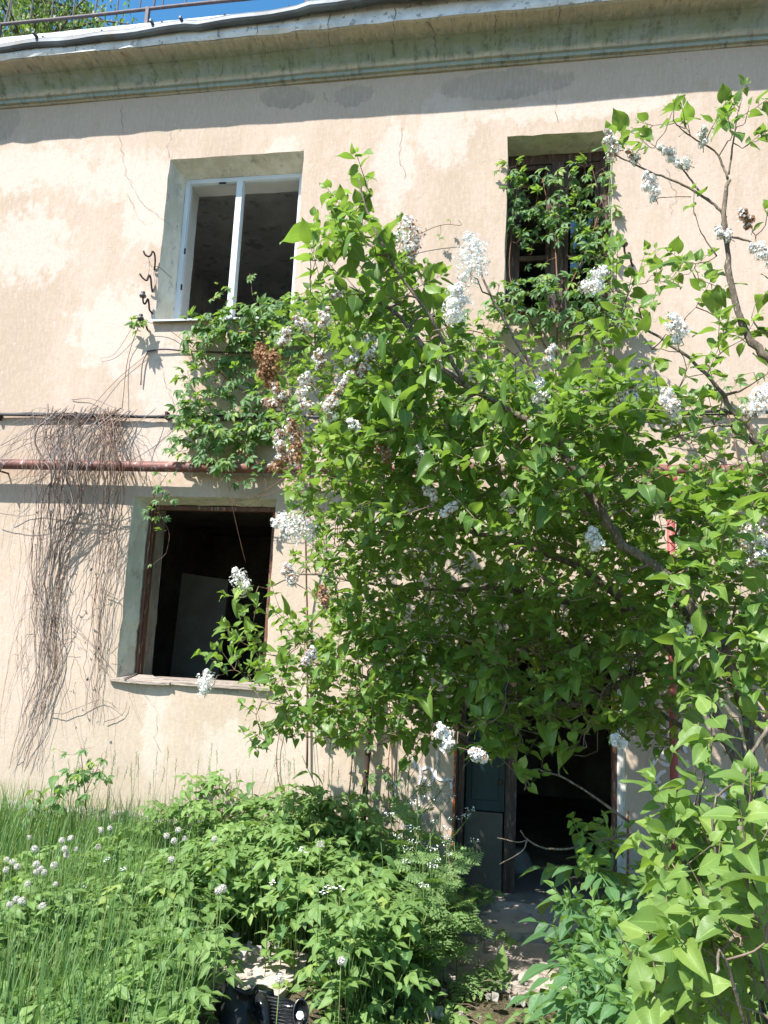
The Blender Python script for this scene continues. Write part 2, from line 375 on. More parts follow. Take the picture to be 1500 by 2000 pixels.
# ------------------------------------------------------------------ ground
def sstep(a, b, x):
    t = np.clip((x-a)/(b-a), 0, 1); return t*t*(3-2*t)
def path_x(y): return .24 + .22*y            # centre line of the trodden strip from the doorway
def gz(x, y):
    side = sstep(.45, 1.1, abs(x-path_x(min(y, 0))))
    left = sstep(.0, -1.2, x)
    z = .06 + .055*max(0, min(-y, 6)) + side*(.06+.10*left)
    z += .03*math.sin(1.9*x+.7)*math.sin(2.3*y+.4)*side
    if y > .02: z = -.12
    return z
def grow_axis(lo, hi, step, far, k=1.35):
    a = list(np.arange(lo, hi+1e-6, step)); s = step
    while a[-1] < far: s *= k; a.append(a[-1]+s)
    s = step; b = [a[0]]
    while b[-1] > -far: s *= k; b.append(b[-1]-s)
    return A(b[::-1][:-1]+a)
gx, gy = grow_axis(-6, 5, .12, 500), grow_axis(-7.5, .24, .12, 500)
g = MB(); V = []
for y in gy:
    for x in gx:
        nz = (.012*math.sin(13*x+5*y)+.010*math.sin(9*y-11*x+2)) if abs(x) < 7 and abs(y) < 8 else 0
        V.append((x, y, gz(x, y)+nz))
n = len(gx)
g.add(V, [(j*n+i, j*n+i+1, (j+1)*n+i+1, (j+1)*n+i) for j in range(len(gy)-1) for i in range(n-1)])
tag(g.build('ground', MT['ground'], None, True), kind='structure')

def slab(mb, outline, z0, z1, var=.5):
    V = [(x, y, z0) for x, y in outline] + [(x, y, z1) for x, y in outline]; m = len(outline)
    mb.add(V, [tuple(range(m))[::-1], tuple(range(m, 2*m))] + [(i, (i+1) % m, m+(i+1) % m, m+i) for i in range(m)], var)
def rough_outline(pts, jit=.02, step=.08):
    out = []
    for (x0, y0), (x1, y1) in zip(pts, pts[1:]+pts[:1]):
        k = max(2, int(math.hypot(x1-x0, y1-y0)/step))
        for i in range(k):
            t = i/k; out.append((x0+(x1-x0)*t+random.uniform(-jit, jit), y0+(y1-y0)*t+random.uniform(-jit, jit)))
    return out
pm = MB()
slab(pm, rough_outline([(-.40, -.02), (-.46, -.62), (.86, -.62), (.90, -.02)], .012), -.05, .225)
slab(pm, rough_outline([(-.50, -.66), (-.62, -1.30), (.55, -1.34), (.72, -.66)], .03), -.05, .18)
q3 = on_ground(1005, 1845)
slab(pm, rough_outline([(q3[0]-.26, q3[1]-.24), (q3[0]+.24, q3[1]-.22), (q3[0]+.30, q3[1]+.26), (q3[0]-.20, q3[1]+.28)], .035), -.05, q3[2]+.035)
pc = on_ground(475, 1893)
slab(pm, rough_outline([(pc[0]-.32, pc[1]-.28), (pc[0]+.30, pc[1]-.34), (pc[0]+.36, pc[1]+.22), (pc[0]-.22, pc[1]+.28)], .03), 0, pc[2]+.03)
tag(pm.build('path', MT['concrete']), kind='structure')

# ------------------------------------------------------------------ building
BLD = empty('house', (0, 0, 0), 'abandoned two-storey house with stained peach plaster, mossy shade-painted cornice and empty windows', 'house')
X0, X1, ZT, TH = -9.0, 7.0, 7.29, .5
HOLES = {  # outer rectangle, inner rectangle (x0, x1, z0, z1), depth of the splay
    'UL': ((-3.432, -2.093, 4.95, 6.592), (-3.345, -2.135, 4.965, 6.497), .20),
    'UR': ((-.211, .686, 4.95, 6.592), (-.205, .68, 4.96, 6.575), .27),
    'LL': ((-3.463, -2.12, 1.665, 3.292), (-3.385, -2.15, 1.675, 3.245), .16),
    'D': ((-.50, .80, .0, 2.19), (-.495, .795, .0, 2.185), .10)}
def lines(lo, hi, step, extra):
    base = [v for v in np.arange(lo, hi+1e-6, step) if all(abs(v-e) > step*.45 for e in extra)]
    return sorted(set(base+list(extra))|set(([hi] if abs(base[-1]-hi) > 1e-4 and hi not in extra else [])))
xs = lines(X0, X1, .10, [h[0][i] for h in HOLES.values() for i in (0, 1)])
zs = lines(-.3, ZT, .10, [h[0][i] for h in HOLES.values() for i in (2, 3)])
rw = np.random.default_rng(3)
nx, nz = len(xs), len(zs)
lump = np.zeros((nz, nx))
for k in range(14):
    fx, fz, ph = rw.uniform(.8, 5), rw.uniform(.8, 5), rw.uniform(0, 6)
    lump += rw.uniform(.3, 1)*np.sin(np.add.outer(A(zs)*fz, A(xs)*fx*rw.choice([-1, 1]))+ph)/(.6+.35*max(fx, fz))
WV = np.zeros((nz, nx, 3))
for j, z in enumerate(zs):
    for i, x in enumerate(xs):
        WV[j, i] = (x, .0022*lump[j, i]+rw.normal(0, .0006), z)
def inside(h, x, z): return h[0] < x < h[1] and h[2] < z < h[3]
wm = MB(); F = []
edge_pts = {k: [] for k in HOLES}
for k, (o, i_, d) in HOLES.items():
    ia, ib, ja, jb = xs.index(o[0]), xs.index(o[1]), zs.index(o[2]), zs.index(o[3])
    loop = [(ja, i) for i in range(ia, ib)]+[(j, ib) for j in range(ja, jb)]+[(jb, i) for i in range(ib, ia, -1)]+[(j, ia) for j in range(jb, ja, -1)]
    for (j, i) in loop:
        WV[j, i, 0] += rw.normal(0, .0035); WV[j, i, 2] += rw.normal(0, .0035); WV[j, i, 1] = abs(rw.normal(0, .002))
    edge_pts[k] = loop
for j in range(nz-1):
    for i in range(nx-1):
        cx_, cz_ = (xs[i]+xs[i+1])/2, (zs[j]+zs[j+1])/2
        if any(inside(h[0], cx_, cz_) for h in HOLES.values()): continue
        F.append((j*nx+i, j*nx+i+1, (j+1)*nx+i+1, (j+1)*nx+i))
wm.add(WV.reshape(-1, 3), F)
# side walls, back wall with unseen gap added for light and the top of the wall
wm.box(X0, X0+.4, .5, 8, -.3, ZT); wm.box(X1-.4, X1, .5, 8, -.3, ZT); wm.box(X0+.4, -4.4, 7.6, 8, -.3, ZT); wm.box(-1.3, X1-.4, 7.6, 8, -.3, ZT); wm.box(-4.4, -1.3, 7.6, 8, -.3, 4.2); wm.box(-4.4, -1.3, 7.6, 8, 6.7, ZT)
wm.add([(X0, .0, -.3), (X0, .5, -.3), (X0, .5, ZT), (X0, 0, ZT)], [(0, 3, 2, 1)]); wm.add([(X1, .0, -.3), (X1, .5, -.3), (X1, .5, ZT), (X1, 0, ZT)], [(0, 1, 2, 3)])
wm.build('wall', MT['wall'], BLD, True)
# inside face of the wall, with the same openings
im = MB(); bx_ = sorted({X0+.4, X1-.4, *[h[1][i] for h in HOLES.values() for i in (0, 1)]}); bz_ = sorted({-.3, 6.95, *[h[1][i] for h in HOLES.values() for i in (2, 3)]})
for i in range(len(bx_)-1):
    for j in range(len(bz_)-1):
        c = ((bx_[i]+bx_[i+1])/2, (bz_[j]+bz_[j+1])/2)
        if any(inside(h[1], *c) for h in HOLES.values()): continue
        im.add([(bx_[i], TH, bz_[j]), (bx_[i+1], TH, bz_[j]), (bx_[i+1], TH, bz_[j+1]), (bx_[i], TH, bz_[j+1])], [(0, 3, 2, 1)])
im.build('inner_wall', MT['inner_wall'], BLD)
for k, (o, q, d) in HOLES.items():
    loop = edge_pts[k]; m = len(loop); P0 = A([WV[j, i] for j, i in loop])
    def mapin(p): return (q[0]+(p[0]-o[0])/(o[1]-o[0])*(q[1]-q[0]), q[2]+(p[2]-o[2])/(o[3]-o[2])*(q[3]-q[2]))
    P1 = A([(mapin(p)[0], d, mapin(p)[1]) for p in P0]); P2 = P1.copy(); P2[:, 1] = TH
    rv = MB(); ri = MB(); FF = [(i, m+i, m+(i+1) % m, (i+1) % m) for i in range(m)]
    rv.add(np.vstack([P0, P1]), FF)
    ri.add(np.vstack([P1, P2]), FF)
    nm = 'door' if k == 'D' else 'window'
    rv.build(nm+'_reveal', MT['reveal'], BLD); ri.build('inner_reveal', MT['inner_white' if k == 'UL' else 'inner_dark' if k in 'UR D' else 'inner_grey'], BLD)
# rooms
rm = MB()
rm.box(X0+.4, -4.2, 4.6, 4.75, 3.78, 6.95); rm.box(-1.5, X1-.4, 4.6, 4.75, 3.78, 6.95); rm.box(-4.2, -1.5, 4.6, 4.75, 3.78, 4.3); rm.box(-4.2, -1.5, 4.6, 4.75, 6.6, 6.95); rm.box(-4.6, -4.45, .5, 4.6, 3.78, 6.95); rm.box(-1.2, -1.05, .5, 4.6, 3.78, 6.95); rm.box(2.3, 2.45, .5, 4.6, 3.78, 6.95)  # rear gap added out of view so skylight brightens the upper ceiling
rm.build('upper_partition', MT['inner_wall'], BLD)
dm = MB()
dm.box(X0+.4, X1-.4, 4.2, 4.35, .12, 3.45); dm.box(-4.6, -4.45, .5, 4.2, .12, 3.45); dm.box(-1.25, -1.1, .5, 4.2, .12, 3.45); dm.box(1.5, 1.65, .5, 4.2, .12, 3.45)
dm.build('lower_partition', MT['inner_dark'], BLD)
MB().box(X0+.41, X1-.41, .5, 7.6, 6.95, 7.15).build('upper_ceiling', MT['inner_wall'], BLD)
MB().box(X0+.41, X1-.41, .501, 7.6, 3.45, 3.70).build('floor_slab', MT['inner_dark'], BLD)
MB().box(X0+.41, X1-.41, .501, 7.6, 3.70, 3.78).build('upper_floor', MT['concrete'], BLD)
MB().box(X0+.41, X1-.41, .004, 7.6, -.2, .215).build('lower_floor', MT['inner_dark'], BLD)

# cornice: moulded profile swept along the front
prof = [(.0, 7.285), (.022, 7.29), (.026, 7.308), (.052, 7.312), (.058, 7.338), (.082, 7.345), (.088, 7.372), (.098, 7.392), (.115, 7.42), (.14, 7.45), (.168, 7.473), (.192, 7.485), (.198, 7.502), (.30, 7.512), (.352, 7.517), (.362, 7.512), (.383, 7.522)]
cm = MB(); sx = np.arange(X0-.3, X1+.31, .12); rc = np.random.default_rng(5)
V = []; wob = np.cumsum(rc.normal(0, .002, len(sx))); wob -= np.linspace(wob[0], wob[-1], len(sx))
chip = np.clip(rc.normal(0, .006, len(sx)), -.02, .006)
for i, x in enumerate(sx):
    for k, (p, z) in enumerate(prof):
        e = wob[i]*.6 + (chip[i] if k >= len(prof)-3 else rc.normal(0, .0012))
        V.append((x, -(p+e*(p > .02)), z+wob[i]*.3*(p > .02)))
n = len(prof)
cm.add(V, [(i*n+k, i*n+k+1, (i+1)*n+k+1, (i+1)*n+k) for i in range(len(sx)-1) for k in range(n-1)])
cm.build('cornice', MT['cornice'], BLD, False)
fa = MB(); V = []
for i, x in enumerate(sx):
    e = chip[i]+wob[i]*.6; bulge = .012*math.sin(2.1*x)+.006*math.sin(5.3*x+1)
    for p, z in ((.384+e, 7.521), (.386+bulge*.6, 7.555), (.376+bulge*.3, 7.60), (.36, 7.78), (.0, 7.78)): V.append((x, -p, z+rc.normal(0, .0015)))
fa.add(V, [(i*5+k, i*5+k+1, (i+1)*5+k+1, (i+1)*5+k) for i in range(len(sx)-1) for k in range(4)])
fa.build('fascia', MT['fascia'], BLD)
# sheet-metal roof with a rolled and dented edge
ro = MB(); V = []
def rim_q(x): return .424+.062*float(sstep(-4.6, -1.0, A(x)))+.0025*math.sin(3.7*x)+.0035*math.sin(9.1*x+1)-(.012 if abs(x+2.6) < .5 else 0)
rp = [(-.07, 7.612), (-.03, 7.600), (-.004, 7.606), (.008, 7.628), (.006, 7.660), (-.012, 7.688), (-.05, 7.702), (-.35, 7.80)]
for i, x in enumerate(sx):
    q = rim_q(x); dz = 1.15*(q-.430)+.002*math.sin(2.9*x)+.0025*math.sin(7.7*x)
    V += [(x, -(q+a), z+dz) for a, z in rp] + [(x, 4.0, 9.45), (x, 8.6, 7.5)]
n = len(rp)+2
ro.add(V, [(i*n+k, i*n+k+1, (i+1)*n+k+1, (i+1)*n+k) for i in range(len(sx)-1) for k in range(n-1)])
for x in np.arange(X0, X1, .62):
    ro.tube([(x, -rim_q(x)+.02, 7.70+1.15*(rim_q(x)-.430)), (x, 0, 7.84+1.0*(rim_q(x)-.430)), (x, 4.0, 9.465)], .012, 5)
for px in (70, 298, 355):
    p = at(px, 55 if px < 100 else 32, -.44); ro.bevel_box(p[0]-.012, p[0]+.012, -.475, -.40, 7.69, 7.715, .003)
ro.build('roof', MT['roof_metal'], BLD, False)

# long white-plastic window, empty of its casements
uw = MB(); q = HOLES['UL'][1]; y0 = .2
win = empty('tmp', (0, 0, 0), None, None); bpy.data.objects.remove(win)
uw.bevel_box(q[0], q[0]+.045, y0, y0+.07, q[2], q[3], .004); uw.bevel_box(q[1]-.045, q[1], y0, y0+.07, q[2], q[3], .004)
uw.bevel_box(q[0]+.045, q[1]-.045, y0, y0+.07, q[3]-.045, q[3], .004); uw.bevel_box(q[0]+.045, q[1]-.045, y0, y0+.07, q[2], q[2]+.045, .004)
wf = uw.build('window', MT['plastic_white'], BLD, False)
wf['label'] = 'white plastic frame without its casements'
def sub(mb, name, mat, parent, smooth=False): return mb.build(name, MT[mat], parent, smooth)
mx0 = at(470, 345, y0)[0]; 
sub(MB().bevel_box(mx0-.031, mx0+.031, y0-.006, y0+.075, q[2]+.045, q[3]-.045, .004), 'mullion', 'plastic_white', wf)
gk = MB()
for (xa, xb) in ((q[0]+.045, mx0-.031), (mx0+.031, q[1]-.045)):
    for args in ((xa, xa+.008, q[2]+.045, q[3]-.045), (xb-.008, xb, q[2]+.045, q[3]-.045), (xa+.008, xb-.008, q[3]-.053, q[3]-.045)):
        gk.box(args[0], args[1], y0+.015, y0+.03, args[2], args[3])
sub(gk, 'gasket', 'plastic_white', wf)
for zz in (5.35, 5.72): sub(MB().bevel_box(q[0]+.045, q[0]+.058, y0-.004, y0+.012, zz, zz+.055, .002), 'hinge', 'rubber', wf)
sub(MB().bevel_box(-3.0, -2.93, y0-.004, y0+.012, q[3]-.058, q[3]-.045, .002), 'hinge', 'rubber', wf)
sl = MB(); sl.add([(-3.455, -.055, 4.925), (-2.07, -.055, 4.925), (-2.07, -.055, 4.943), (-3.455, -.055, 4.943), (-3.42, .22, 4.962), (-2.11, .22, 4.962)], [(0, 1, 2, 3), (3, 2, 5, 4)])
sub(sl, 'window_sill', 'plastic_white', wf)

# old wooden window behind the creeper
q = HOLES['UR'][1]; y0 = .27
ow = MB()
ow.bevel_box(q[0], q[0]+.07, y0, y0+.09, q[2], q[3], .004); ow.bevel_box(q[1]-.07, q[1], y0, y0+.09, q[2], q[3], .004)
ow.bevel_box(q[0]+.07, q[1]-.07, y0, y0+.09, q[3]-.09, q[3], .004); ow.bevel_box(q[0]+.07, q[1]-.07, y0, y0+.09, q[2], q[2]+.07, .004)
wf2 = ow.build('window', MT['old_wood_dark'], BLD)
wf2['label'] = 'dark old wooden window overgrown with creeper'
cx_ = (q[0]+q[1])/2
sub(MB().bevel_box(cx_-.055, cx_+.055, y0-.012, y0+.06, q[2]+.07, q[3]-.09, .005), 'mullion', 'old_wood_dark', wf2)
for a, b in ((q[0]+.07, cx_-.055), (cx_+.055, q[1]-.07)):
    sh = MB(); s_ = .045; za, zb = q[2]+.07, q[3]-.09
    sh.bevel_box(a, a+s_, y0+.02, y0+.06, za, zb, .003); sh.bevel_box(b-s_, b, y0+.02, y0+.06, za, zb, .003)
    sh.bevel_box(a+s_, b-s_, y0+.02, y0+.06, zb-s_, zb, .003); sh.bevel_box(a+s_, b-s_, y0+.02, y0+.06, za, za+s_, .003)
    sh.bevel_box(a+s_, b-s_, y0+.02, y0+.055, 5.56, 5.60, .003)
    sub(sh, 'casement', 'old_wood_dark', wf2)
gp = MB(); yy = y0+.045
gp.add([(cx_+.12, yy, 5.62), (q[1]-.125, yy, 5.62), (q[1]-.125, yy, 6.02), (cx_+.26, yy, 5.93), (cx_+.2, yy, 6.12), (cx_+.12, yy, 5.95)], [(0, 1, 2, 3, 4, 5)])
gp.add([(cx_+.12, yy, 5.4), (q[1]-.125, yy, 5.46), (q[1]-.125, yy, 5.54), (cx_+.12, yy, 5.54)], [(0, 1, 2, 3)])
for F_ in list(gp.F):
    V_ = np.concatenate(gp.V); sub(MB().add(V_[list(F_)], [tuple(range(len(F_)))]), 'pane', 'glass', wf2)
sub(MB().bevel_box(-.24, .70, -.06, .26, 4.915, 4.945, .006), 'window_sill', 'old_wood_brown', wf2)

# ground-floor window: brown lining, rotten boards as sill
q = HOLES['LL'][1]; y0 = .16
lw = MB()
lw.bevel_box(q[0]+.003, q[0]+.024, y0+.02, y0+.13, q[2]+.015, q[3], .004); lw.bevel_box(q[0]+.024, q[0]+.036, y0+.05, y0+.085, q[2]+.015, q[3]-.03, .003)
lw.bevel_box(q[0]+.036, q[1], y0+.03, y0+.10, q[3]-.042, q[3]-.003, .004); lw.bevel_box(q[1]-.06, q[1], y0+.03, y0+.10, q[2], q[3]-.042, .004)
wf3 = lw.build('window', MT['old_wood_brown'], BLD)
wf3['label'] = 'gutted window opening with peeling brown lining'
def plank(pts, z0, z1, tilt=0.):
    m = MB(); V = [(x, y, z0+tilt*(-y)) for x, y in pts]+[(x, y, z1+tilt*(-y)) for x, y in pts]; k = len(pts)
    m.add(V, [tuple(range(k))[::-1], tuple(range(k, 2*k))]+[(i, (i+1) % k, k+(i+1) % k, k+i) for i in range(k)]); return m
b1 = plank([(-3.50, .16), (-3.515, -.02), (-3.50, -.035), (-3.3, -.055), (-3.1, -.060), (-3.0, -.055), (-2.965, -.045), (-2.975, -.04), (-2.94, -.05), (-2.94, .03), (-3.1, .05), (-3.2, .16)], 1.667, 1.689, -.18)
sub(b1, 'sill_board', 'old_wood_grey', wf3)
b2 = plank([(-2.93, .03), (-2.94, -.028), (-2.8, -.040), (-2.5, -.036), (-2.2, -.044), (-2.05, -.04), (-2.05, .03)], 1.667, 1.692, -.10)
sub(b2, 'sill_board', 'old_wood_grey', wf3)
sub(plank([(-3.24, .33), (-3.2, .055), (-2.13, .04), (-2.13, .33)], 1.678, 1.70), 'sill_board', 'old_wood_grey', wf3)
sub(plank([(-3.36, .16), (-3.36, -.06), (-3.34, -.065), (-3.338, .16)], 1.70, 1.702, -.18), 'crack', 'crack', wf3)

# doorway: left post with rusty edge, flaking white right post, half of a double door
dp = MB(); dp.bevel_box(.735, .80, .035, .11, .12, 2.18, .006); df = dp.build('door_frame', MT['old_wood_white'], BLD)
sub(MB().bevel_box(.70, .735, .045, .14, .12, 2.13, .005), 'door_stop', 'old_wood_brown', df)
sub(MB().bevel_box(-.475, -.43, .05, .12, .12, 2.13, .005), 'door_stop', 'old_wood_dark', df)
sub(MB().bevel_box(-.43, .70, .05, .12, 2.09, 2.17, .005), 'door_head', 'old_wood_dark', df)
re_ = MB(); zs_ = np.arange(.14, 1.8, .03); rre = np.random.default_rng(4)
V = []
for z_ in zs_:
    a_ = rre.uniform(.010, .022); V += [(-.509, .03, z_), (-.509, -.008-rre.uniform(0, .006), z_), (-.509+a_, -.008-rre.uniform(0, .006), z_), (-.509+a_, .03, z_)]
re_.add(V, [(i*4+k, i*4+k+1, i*4+k+5, i*4+k+4) for i in range(len(zs_)-1) for k in range(3)])
zz = 9
while zz < 1.75:
    h_ = random.uniform(.04, .16); a_ = random.uniform(.012, .022)
    re_.bevel_box(-.507, -.507+a_, -.009-random.uniform(0, .006), .03, zz, zz+h_, .003); zz += h_+random.choice([0.0, .004, .03])
sub(re_, 'rusty_edge', 'rust', df)
re2 = MB().bevel_box(.802, .814, -.008, .03, .16, .95, .003)
sub(re2, 'rusty_edge', 'rust', df)
dl = MB(); dl.bevel_box(-.425, -.115, .185, .225, .82, 2.085, .004)
for za, zb in ((.9, 1.3), (1.38, 2.0)):
    dl.bevel_box(-.38, -.16, .177, .19, za, zb, .006)
door = dl.build('door', MT['teal'], BLD); door['label'] = 'teal door leaf with a bare patched lower panel'
sub(MB().bevel_box(-.425, -.125, .182, .218, .2, .81, .005), 'lower_panel', 'bare_panel', door)
sub(MB().bevel_box(-.112, -.02, .20, .25, .13, 2.085, .005), 'door_edge', 'old_wood_dark', door)
hb = MB().lathe([(.004, 0), (.02, .004), (.022, .02), (.01, .03)], (-.15, .145, 1.05), 12, 'y'); sub(hb, 'handle', 'hook', door)

# plinth ledge, house plate, graffiti strokes, cracks
pl = MB(); V = []
pxs = np.arange(X0, -.56, .09); rp2 = np.random.default_rng(8)
for x in pxs:
    e = rp2.normal(0, .008); t_ = rp2.normal(0, .006)
    V += [(x, -.085+e, -.1), (x, -.08+e, .55+t_), (x, -.06+e*.5, .585+t_), (x, .0, .60+t_)]
pl.add(V, [(i*4+k, (i+1)*4+k, (i+1)*4+k+1, i*4+k+1) for i in range(len(pxs)-1) for k in range(3)])
pl.build('plinth', MT['plinth'], BLD)
a, b = at(1026, 1152), at(1092, 1176)
MB().bevel_box(a[0], b[0], -.022, -.004, b[2], a[2], .004).build('name_plate', MT['plate'], BLD)
gr = MB()
def stroke(pix, wd, var=.5):
    P = smooth_path([at(x, y, 0) for x, y in pix], 5); T = unit(np.gradient(P, axis=0)); N = np.stack([-T[:, 2], 0*T[:, 0], T[:, 0]], 1)
    k = len(P); W = wd*(.8+.3*np.abs(np.sin(np.arange(k)*.7)))[:, None]
    V = np.vstack([P+N*W, P-N*W]); V[:, 1] = -.0085
    gr.add(V, [(i, i+1, k+i+1, k+i) for i in range(k-1)], var)
for s in ([(814, 1490), (822, 1510), (818, 1532)], [(824, 1502), (838, 1498), (846, 1512), (843, 1530), (834, 1532), (829, 1518)], [(853, 1466), (854, 1490), (851, 1512), (857, 1521), (872, 1523), (884, 1524)],
          [(856, 1464), (868, 1458), (882, 1460)], [(806, 1478), (812, 1500)], [(880, 1524), (882, 1540)], [(835, 1448), (850, 1450)], [(800, 1394), (790, 1388)], [(862, 1415), (874, 1410)],
          [(1290, 1488), (1304, 1494), (1318, 1486)], [(1292, 1415), (1302, 1425), (1306, 1440)], [(1341, 1484), (1343, 1500)], [(1283, 1480), (1270, 1500), (1262, 1516), (1276, 1530), (1290, 1525)],
          [(1300, 1460), (1292, 1475), (1300, 1482)], [(1328, 1440), (1340, 1470)], [(1405, 1538), (1412, 1550), (1418, 1560)], [(1275, 1535), (1288, 1512), (1300, 1505)]):
    gr = MB(); stroke(s, .0105 if s[0][0] < 900 else .013); gr.build('graffiti', MT['graffiti'], BLD)
ck = MB(); rk = np.random.default_rng(21)
def crack(pix, wd=.0022, Y=-.0055, jag=.012):
    P = A([at(x, y, 0) for x, y in pix]); Q = [P[0]]
    for a_, b_ in zip(P[:-1], P[1:]):
        k = max(2, int(np.linalg.norm(b_-a_)/.035))
        for i in range(1, k+1): Q.append(a_+(b_-a_)*i/k+A([rk.normal(0, jag), 0, rk.normal(0, jag*.6)]))
    Q = A(Q); T = unit(np.gradient(Q, axis=0)); N = np.stack([-T[:, 2], 0*T[:, 0], T[:, 0]], 1)
    W = (wd*rk.uniform(.4, 1.5, len(Q)))[:, None]; V = np.vstack([Q+N*W, Q-N*W]); V[:, 1] = Y; k = len(Q)
    ck.add(V, [(i, i+1, k+i+1, k+i) for i in range(k-1)])
for c_ in ([(237, 205), (240, 225), (238, 240), (243, 262)], [(231, 266), (240, 300), (245, 340), (265, 370), (275, 395), (300, 415), (330, 440)], [(335, 256), (330, 285), (334, 308)], [(283, 440), (262, 410), (250, 380)],
           [(310, 700), (325, 750), (340, 790), (342, 800)], [(345, 825), (315, 855), (290, 890)], [(300, 880), (325, 850), (345, 825)], [(305, 1360), (308, 1400), (302, 1440), (312, 1470)],
           [(690, 330), (702, 352), (700, 380)], [(785, 250), (780, 300), (788, 350)], [(630, 180), (640, 205)], [(1300, 330), (1320, 380), (1310, 420)], [(1085, 195), (1090, 235)], [(1380, 700), (1395, 760)], [(560, 1400), (552, 1450), (565, 1500)]):
    ck = MB(); crack(c_, .0011); ck.build('crack', MT['crack'], BLD)
def cornice_crack(px, dx):
    k0 = rk.integers(0, 6); k1 = rk.integers(9, 13); zup = rk.random() < .6
    x = at(px, 100, -.2)[0]; V = []
    for k, (p, z) in enumerate(prof[5:]):
        xx = x+dx*(p-.08)*2+rk.normal(0, .016); wk = abs(rk.normal(.0012, .0009))+.0004
        if k0 <= k: V += [(xx-wk, -(p+.003), z-.004), (xx+wk, -(p+.003), z-.004)]
    for z, p in ((7.54, .395), (7.60, .392), (7.66, .38)):
        if not zup: break
        xx = x+dx*.6+rk.normal(0, .008); V += [(xx-.003, -p, z), (xx+.003, -p, z)]
    n_ = len(V)//2
    ck.add(V, [(2*i, 2*i+1, 2*i+3, 2*i+2) for i in range(n_-1)])
for px, dx in ((95, .05), (185, -.12), (250, .03), (300, -.08), (352, -.10), (430, .1), (520, -.05), (640, .08), (760, .12), (850, -.06), (960, .1), (1090, .03)): ck = MB(); cornice_crack(px, dx); ck.build('crack', MT['crack'], BLD)

# ------------------------------------------------------------------ fittings on the wall
z0, z1 = at(0, 915, -.147)[2], at(1430, 913, -.147)[2]; zp = (z0+z1)/2
PIPE = empty('gas_pipe', (-2, -.147, zp), 'long rust-red pipe running along the wall between the two storeys', 'pipe')
MB().tube([(x, -.147+.004*math.sin(x*1.3), zp+.008*math.sin(x*.9)) for x in np.arange(X0+.2, 4.5, .25)], .046, 14).build('pipe', MT['pipe'], PIPE, True)
xr = at(1310, 950, -.147)[0]
rs = MB().tube([(xr, -.147, zp-.03), (xr-.002, -.147, 2.4), (xr+.004, -.147, 1.2), (xr, -.147, .1)], .030, 12)
rs.lathe([(.034, 0), (.05, .005), (.05, .06), (.034, .065)], (xr, -.147, zp-.11), 14); rs.lathe([(.031, 0), (.04, .003), (.04, .05), (.031, .053)], (xr, -.147, 1.7), 14)
rs.build('riser', MT['riser'], PIPE, True)
for x in (-6, -4.75, -1.5, .35, 1.9):
    MB().tube([(x, -.0, zp-.05), (x, -.147, zp-.052), (x, -.2, zp-.03)], .009, 6).tube([(x, -.147+.05*math.sin(t), zp+.05*math.cos(t)) for t in np.linspace(0, 2*PI, 15)], .005, 5).build('bracket', MT['hook'], PIPE, True)
zc = at(300, 812, -.03)[2]
CAB = empty('cable_bundle', (-3, -.03, zc), 'bundle of black cables clipped along the wall above the rusty pipe', 'cable')
rb = np.random.default_rng(4)
for k, (off, r_) in enumerate(((0, .013), (.020, .0085), (-.016, .007))):
    xx = np.arange(X0+.1, 3.2, .16)
    MB().tube([(x, -.028-.008*(k == 0)+rb.normal(0, .003)-.006*abs(math.sin(x*1.7+k)), zc+off*(1 if k == 0 else math.cos(x*(1.1+k*.5)+k))+.018*math.sin(x*.8)+rb.normal(0, .0025)) for x in xx], r_, 8).build('cable', MT['cable'], CAB, True)
for x in (-4.9, -4.1, -3.2, -2.35, -1.6): MB().bevel_box(x-.012, x+.012, -.055, 0, zc-.035, zc+.035, .004).build('clip', MT['hook'], CAB)
SC2 = empty('short_cable', (-3.3, -.02, at(290, 685)[2]), 'short dark cable end under the white-framed window sill', 'cable')
MB().tube(smooth_path([at(288, 686, -.02), at(320, 682, -.03), at(360, 685, -.02), at(430, 688, -.02), at(520, 690, -.01)]), .0075, 7).build('cable', MT['cable'], SC2, True)
MB().tube(smooth_path([at(288, 688, -.02), at(278, 710, -.03), at(275, 752, -.02)]), .006, 6).build('cable_end', MT['dry_vine'], SC2, True)

def C9(x, y): return (220+x/9.09, 440+y/9.09)
def hook(pix, label, knob=None, r=.0085, tip=.11):
    n_ = len(pix); o = empty('insulator_hook', at(*pix[-1], 0), label, 'hook', 'insulator hooks on the wall')
    P = smooth_path([at(x, y, -tip*(1-i/(n_-1))**.8) for i, (x, y) in enumerate(pix)], 4)
    MB().tube(P, [r*(1.0) for _ in P], 8).build('rod', MT['hook'], o, True)
    if knob is not None:
        c = P[0]
        MB().lathe([(.004, -.012), (.027, -.010), (.034, .004), (.026, .018), (.014, .024), (.020, .034), (.018, .046), (.006, .05)], c, 14).build('insulator', MT['porcelain'], o, True)
    return o
hook([C9(548, 455), C9(575, 520), C9(640, 555), C9(685, 520), C9(705, 465), C9(740, 500), C9(755, 600), C9(750, 720), C9(738, 790)], 'bare S-shaped iron hook, topmost beside the white-framed window')
hook([C9(480, 860), C9(530, 930), C9(600, 980), C9(632, 930), C9(655, 885), C9(680, 960), C9(688, 1080), C9(705, 1180)], 'bare S-shaped iron hook, second down beside the white-framed window')
hook([C9(535, 1262), C9(545, 1370), C9(575, 1395), C9(605, 1345), C9(628, 1310), C9(645, 1400), C9(655, 1500), C9(715, 1575)], 'iron hook with dark insulator, third down beside the white-framed window', 1)
hook([C9(495, 1665), C9(500, 1760), C9(530, 1800), C9(560, 1760), C9(585, 1740), C9(600, 1800), C9(620, 1860)], 'iron hook with insulator half hidden by creeper at the sill corner', 1)
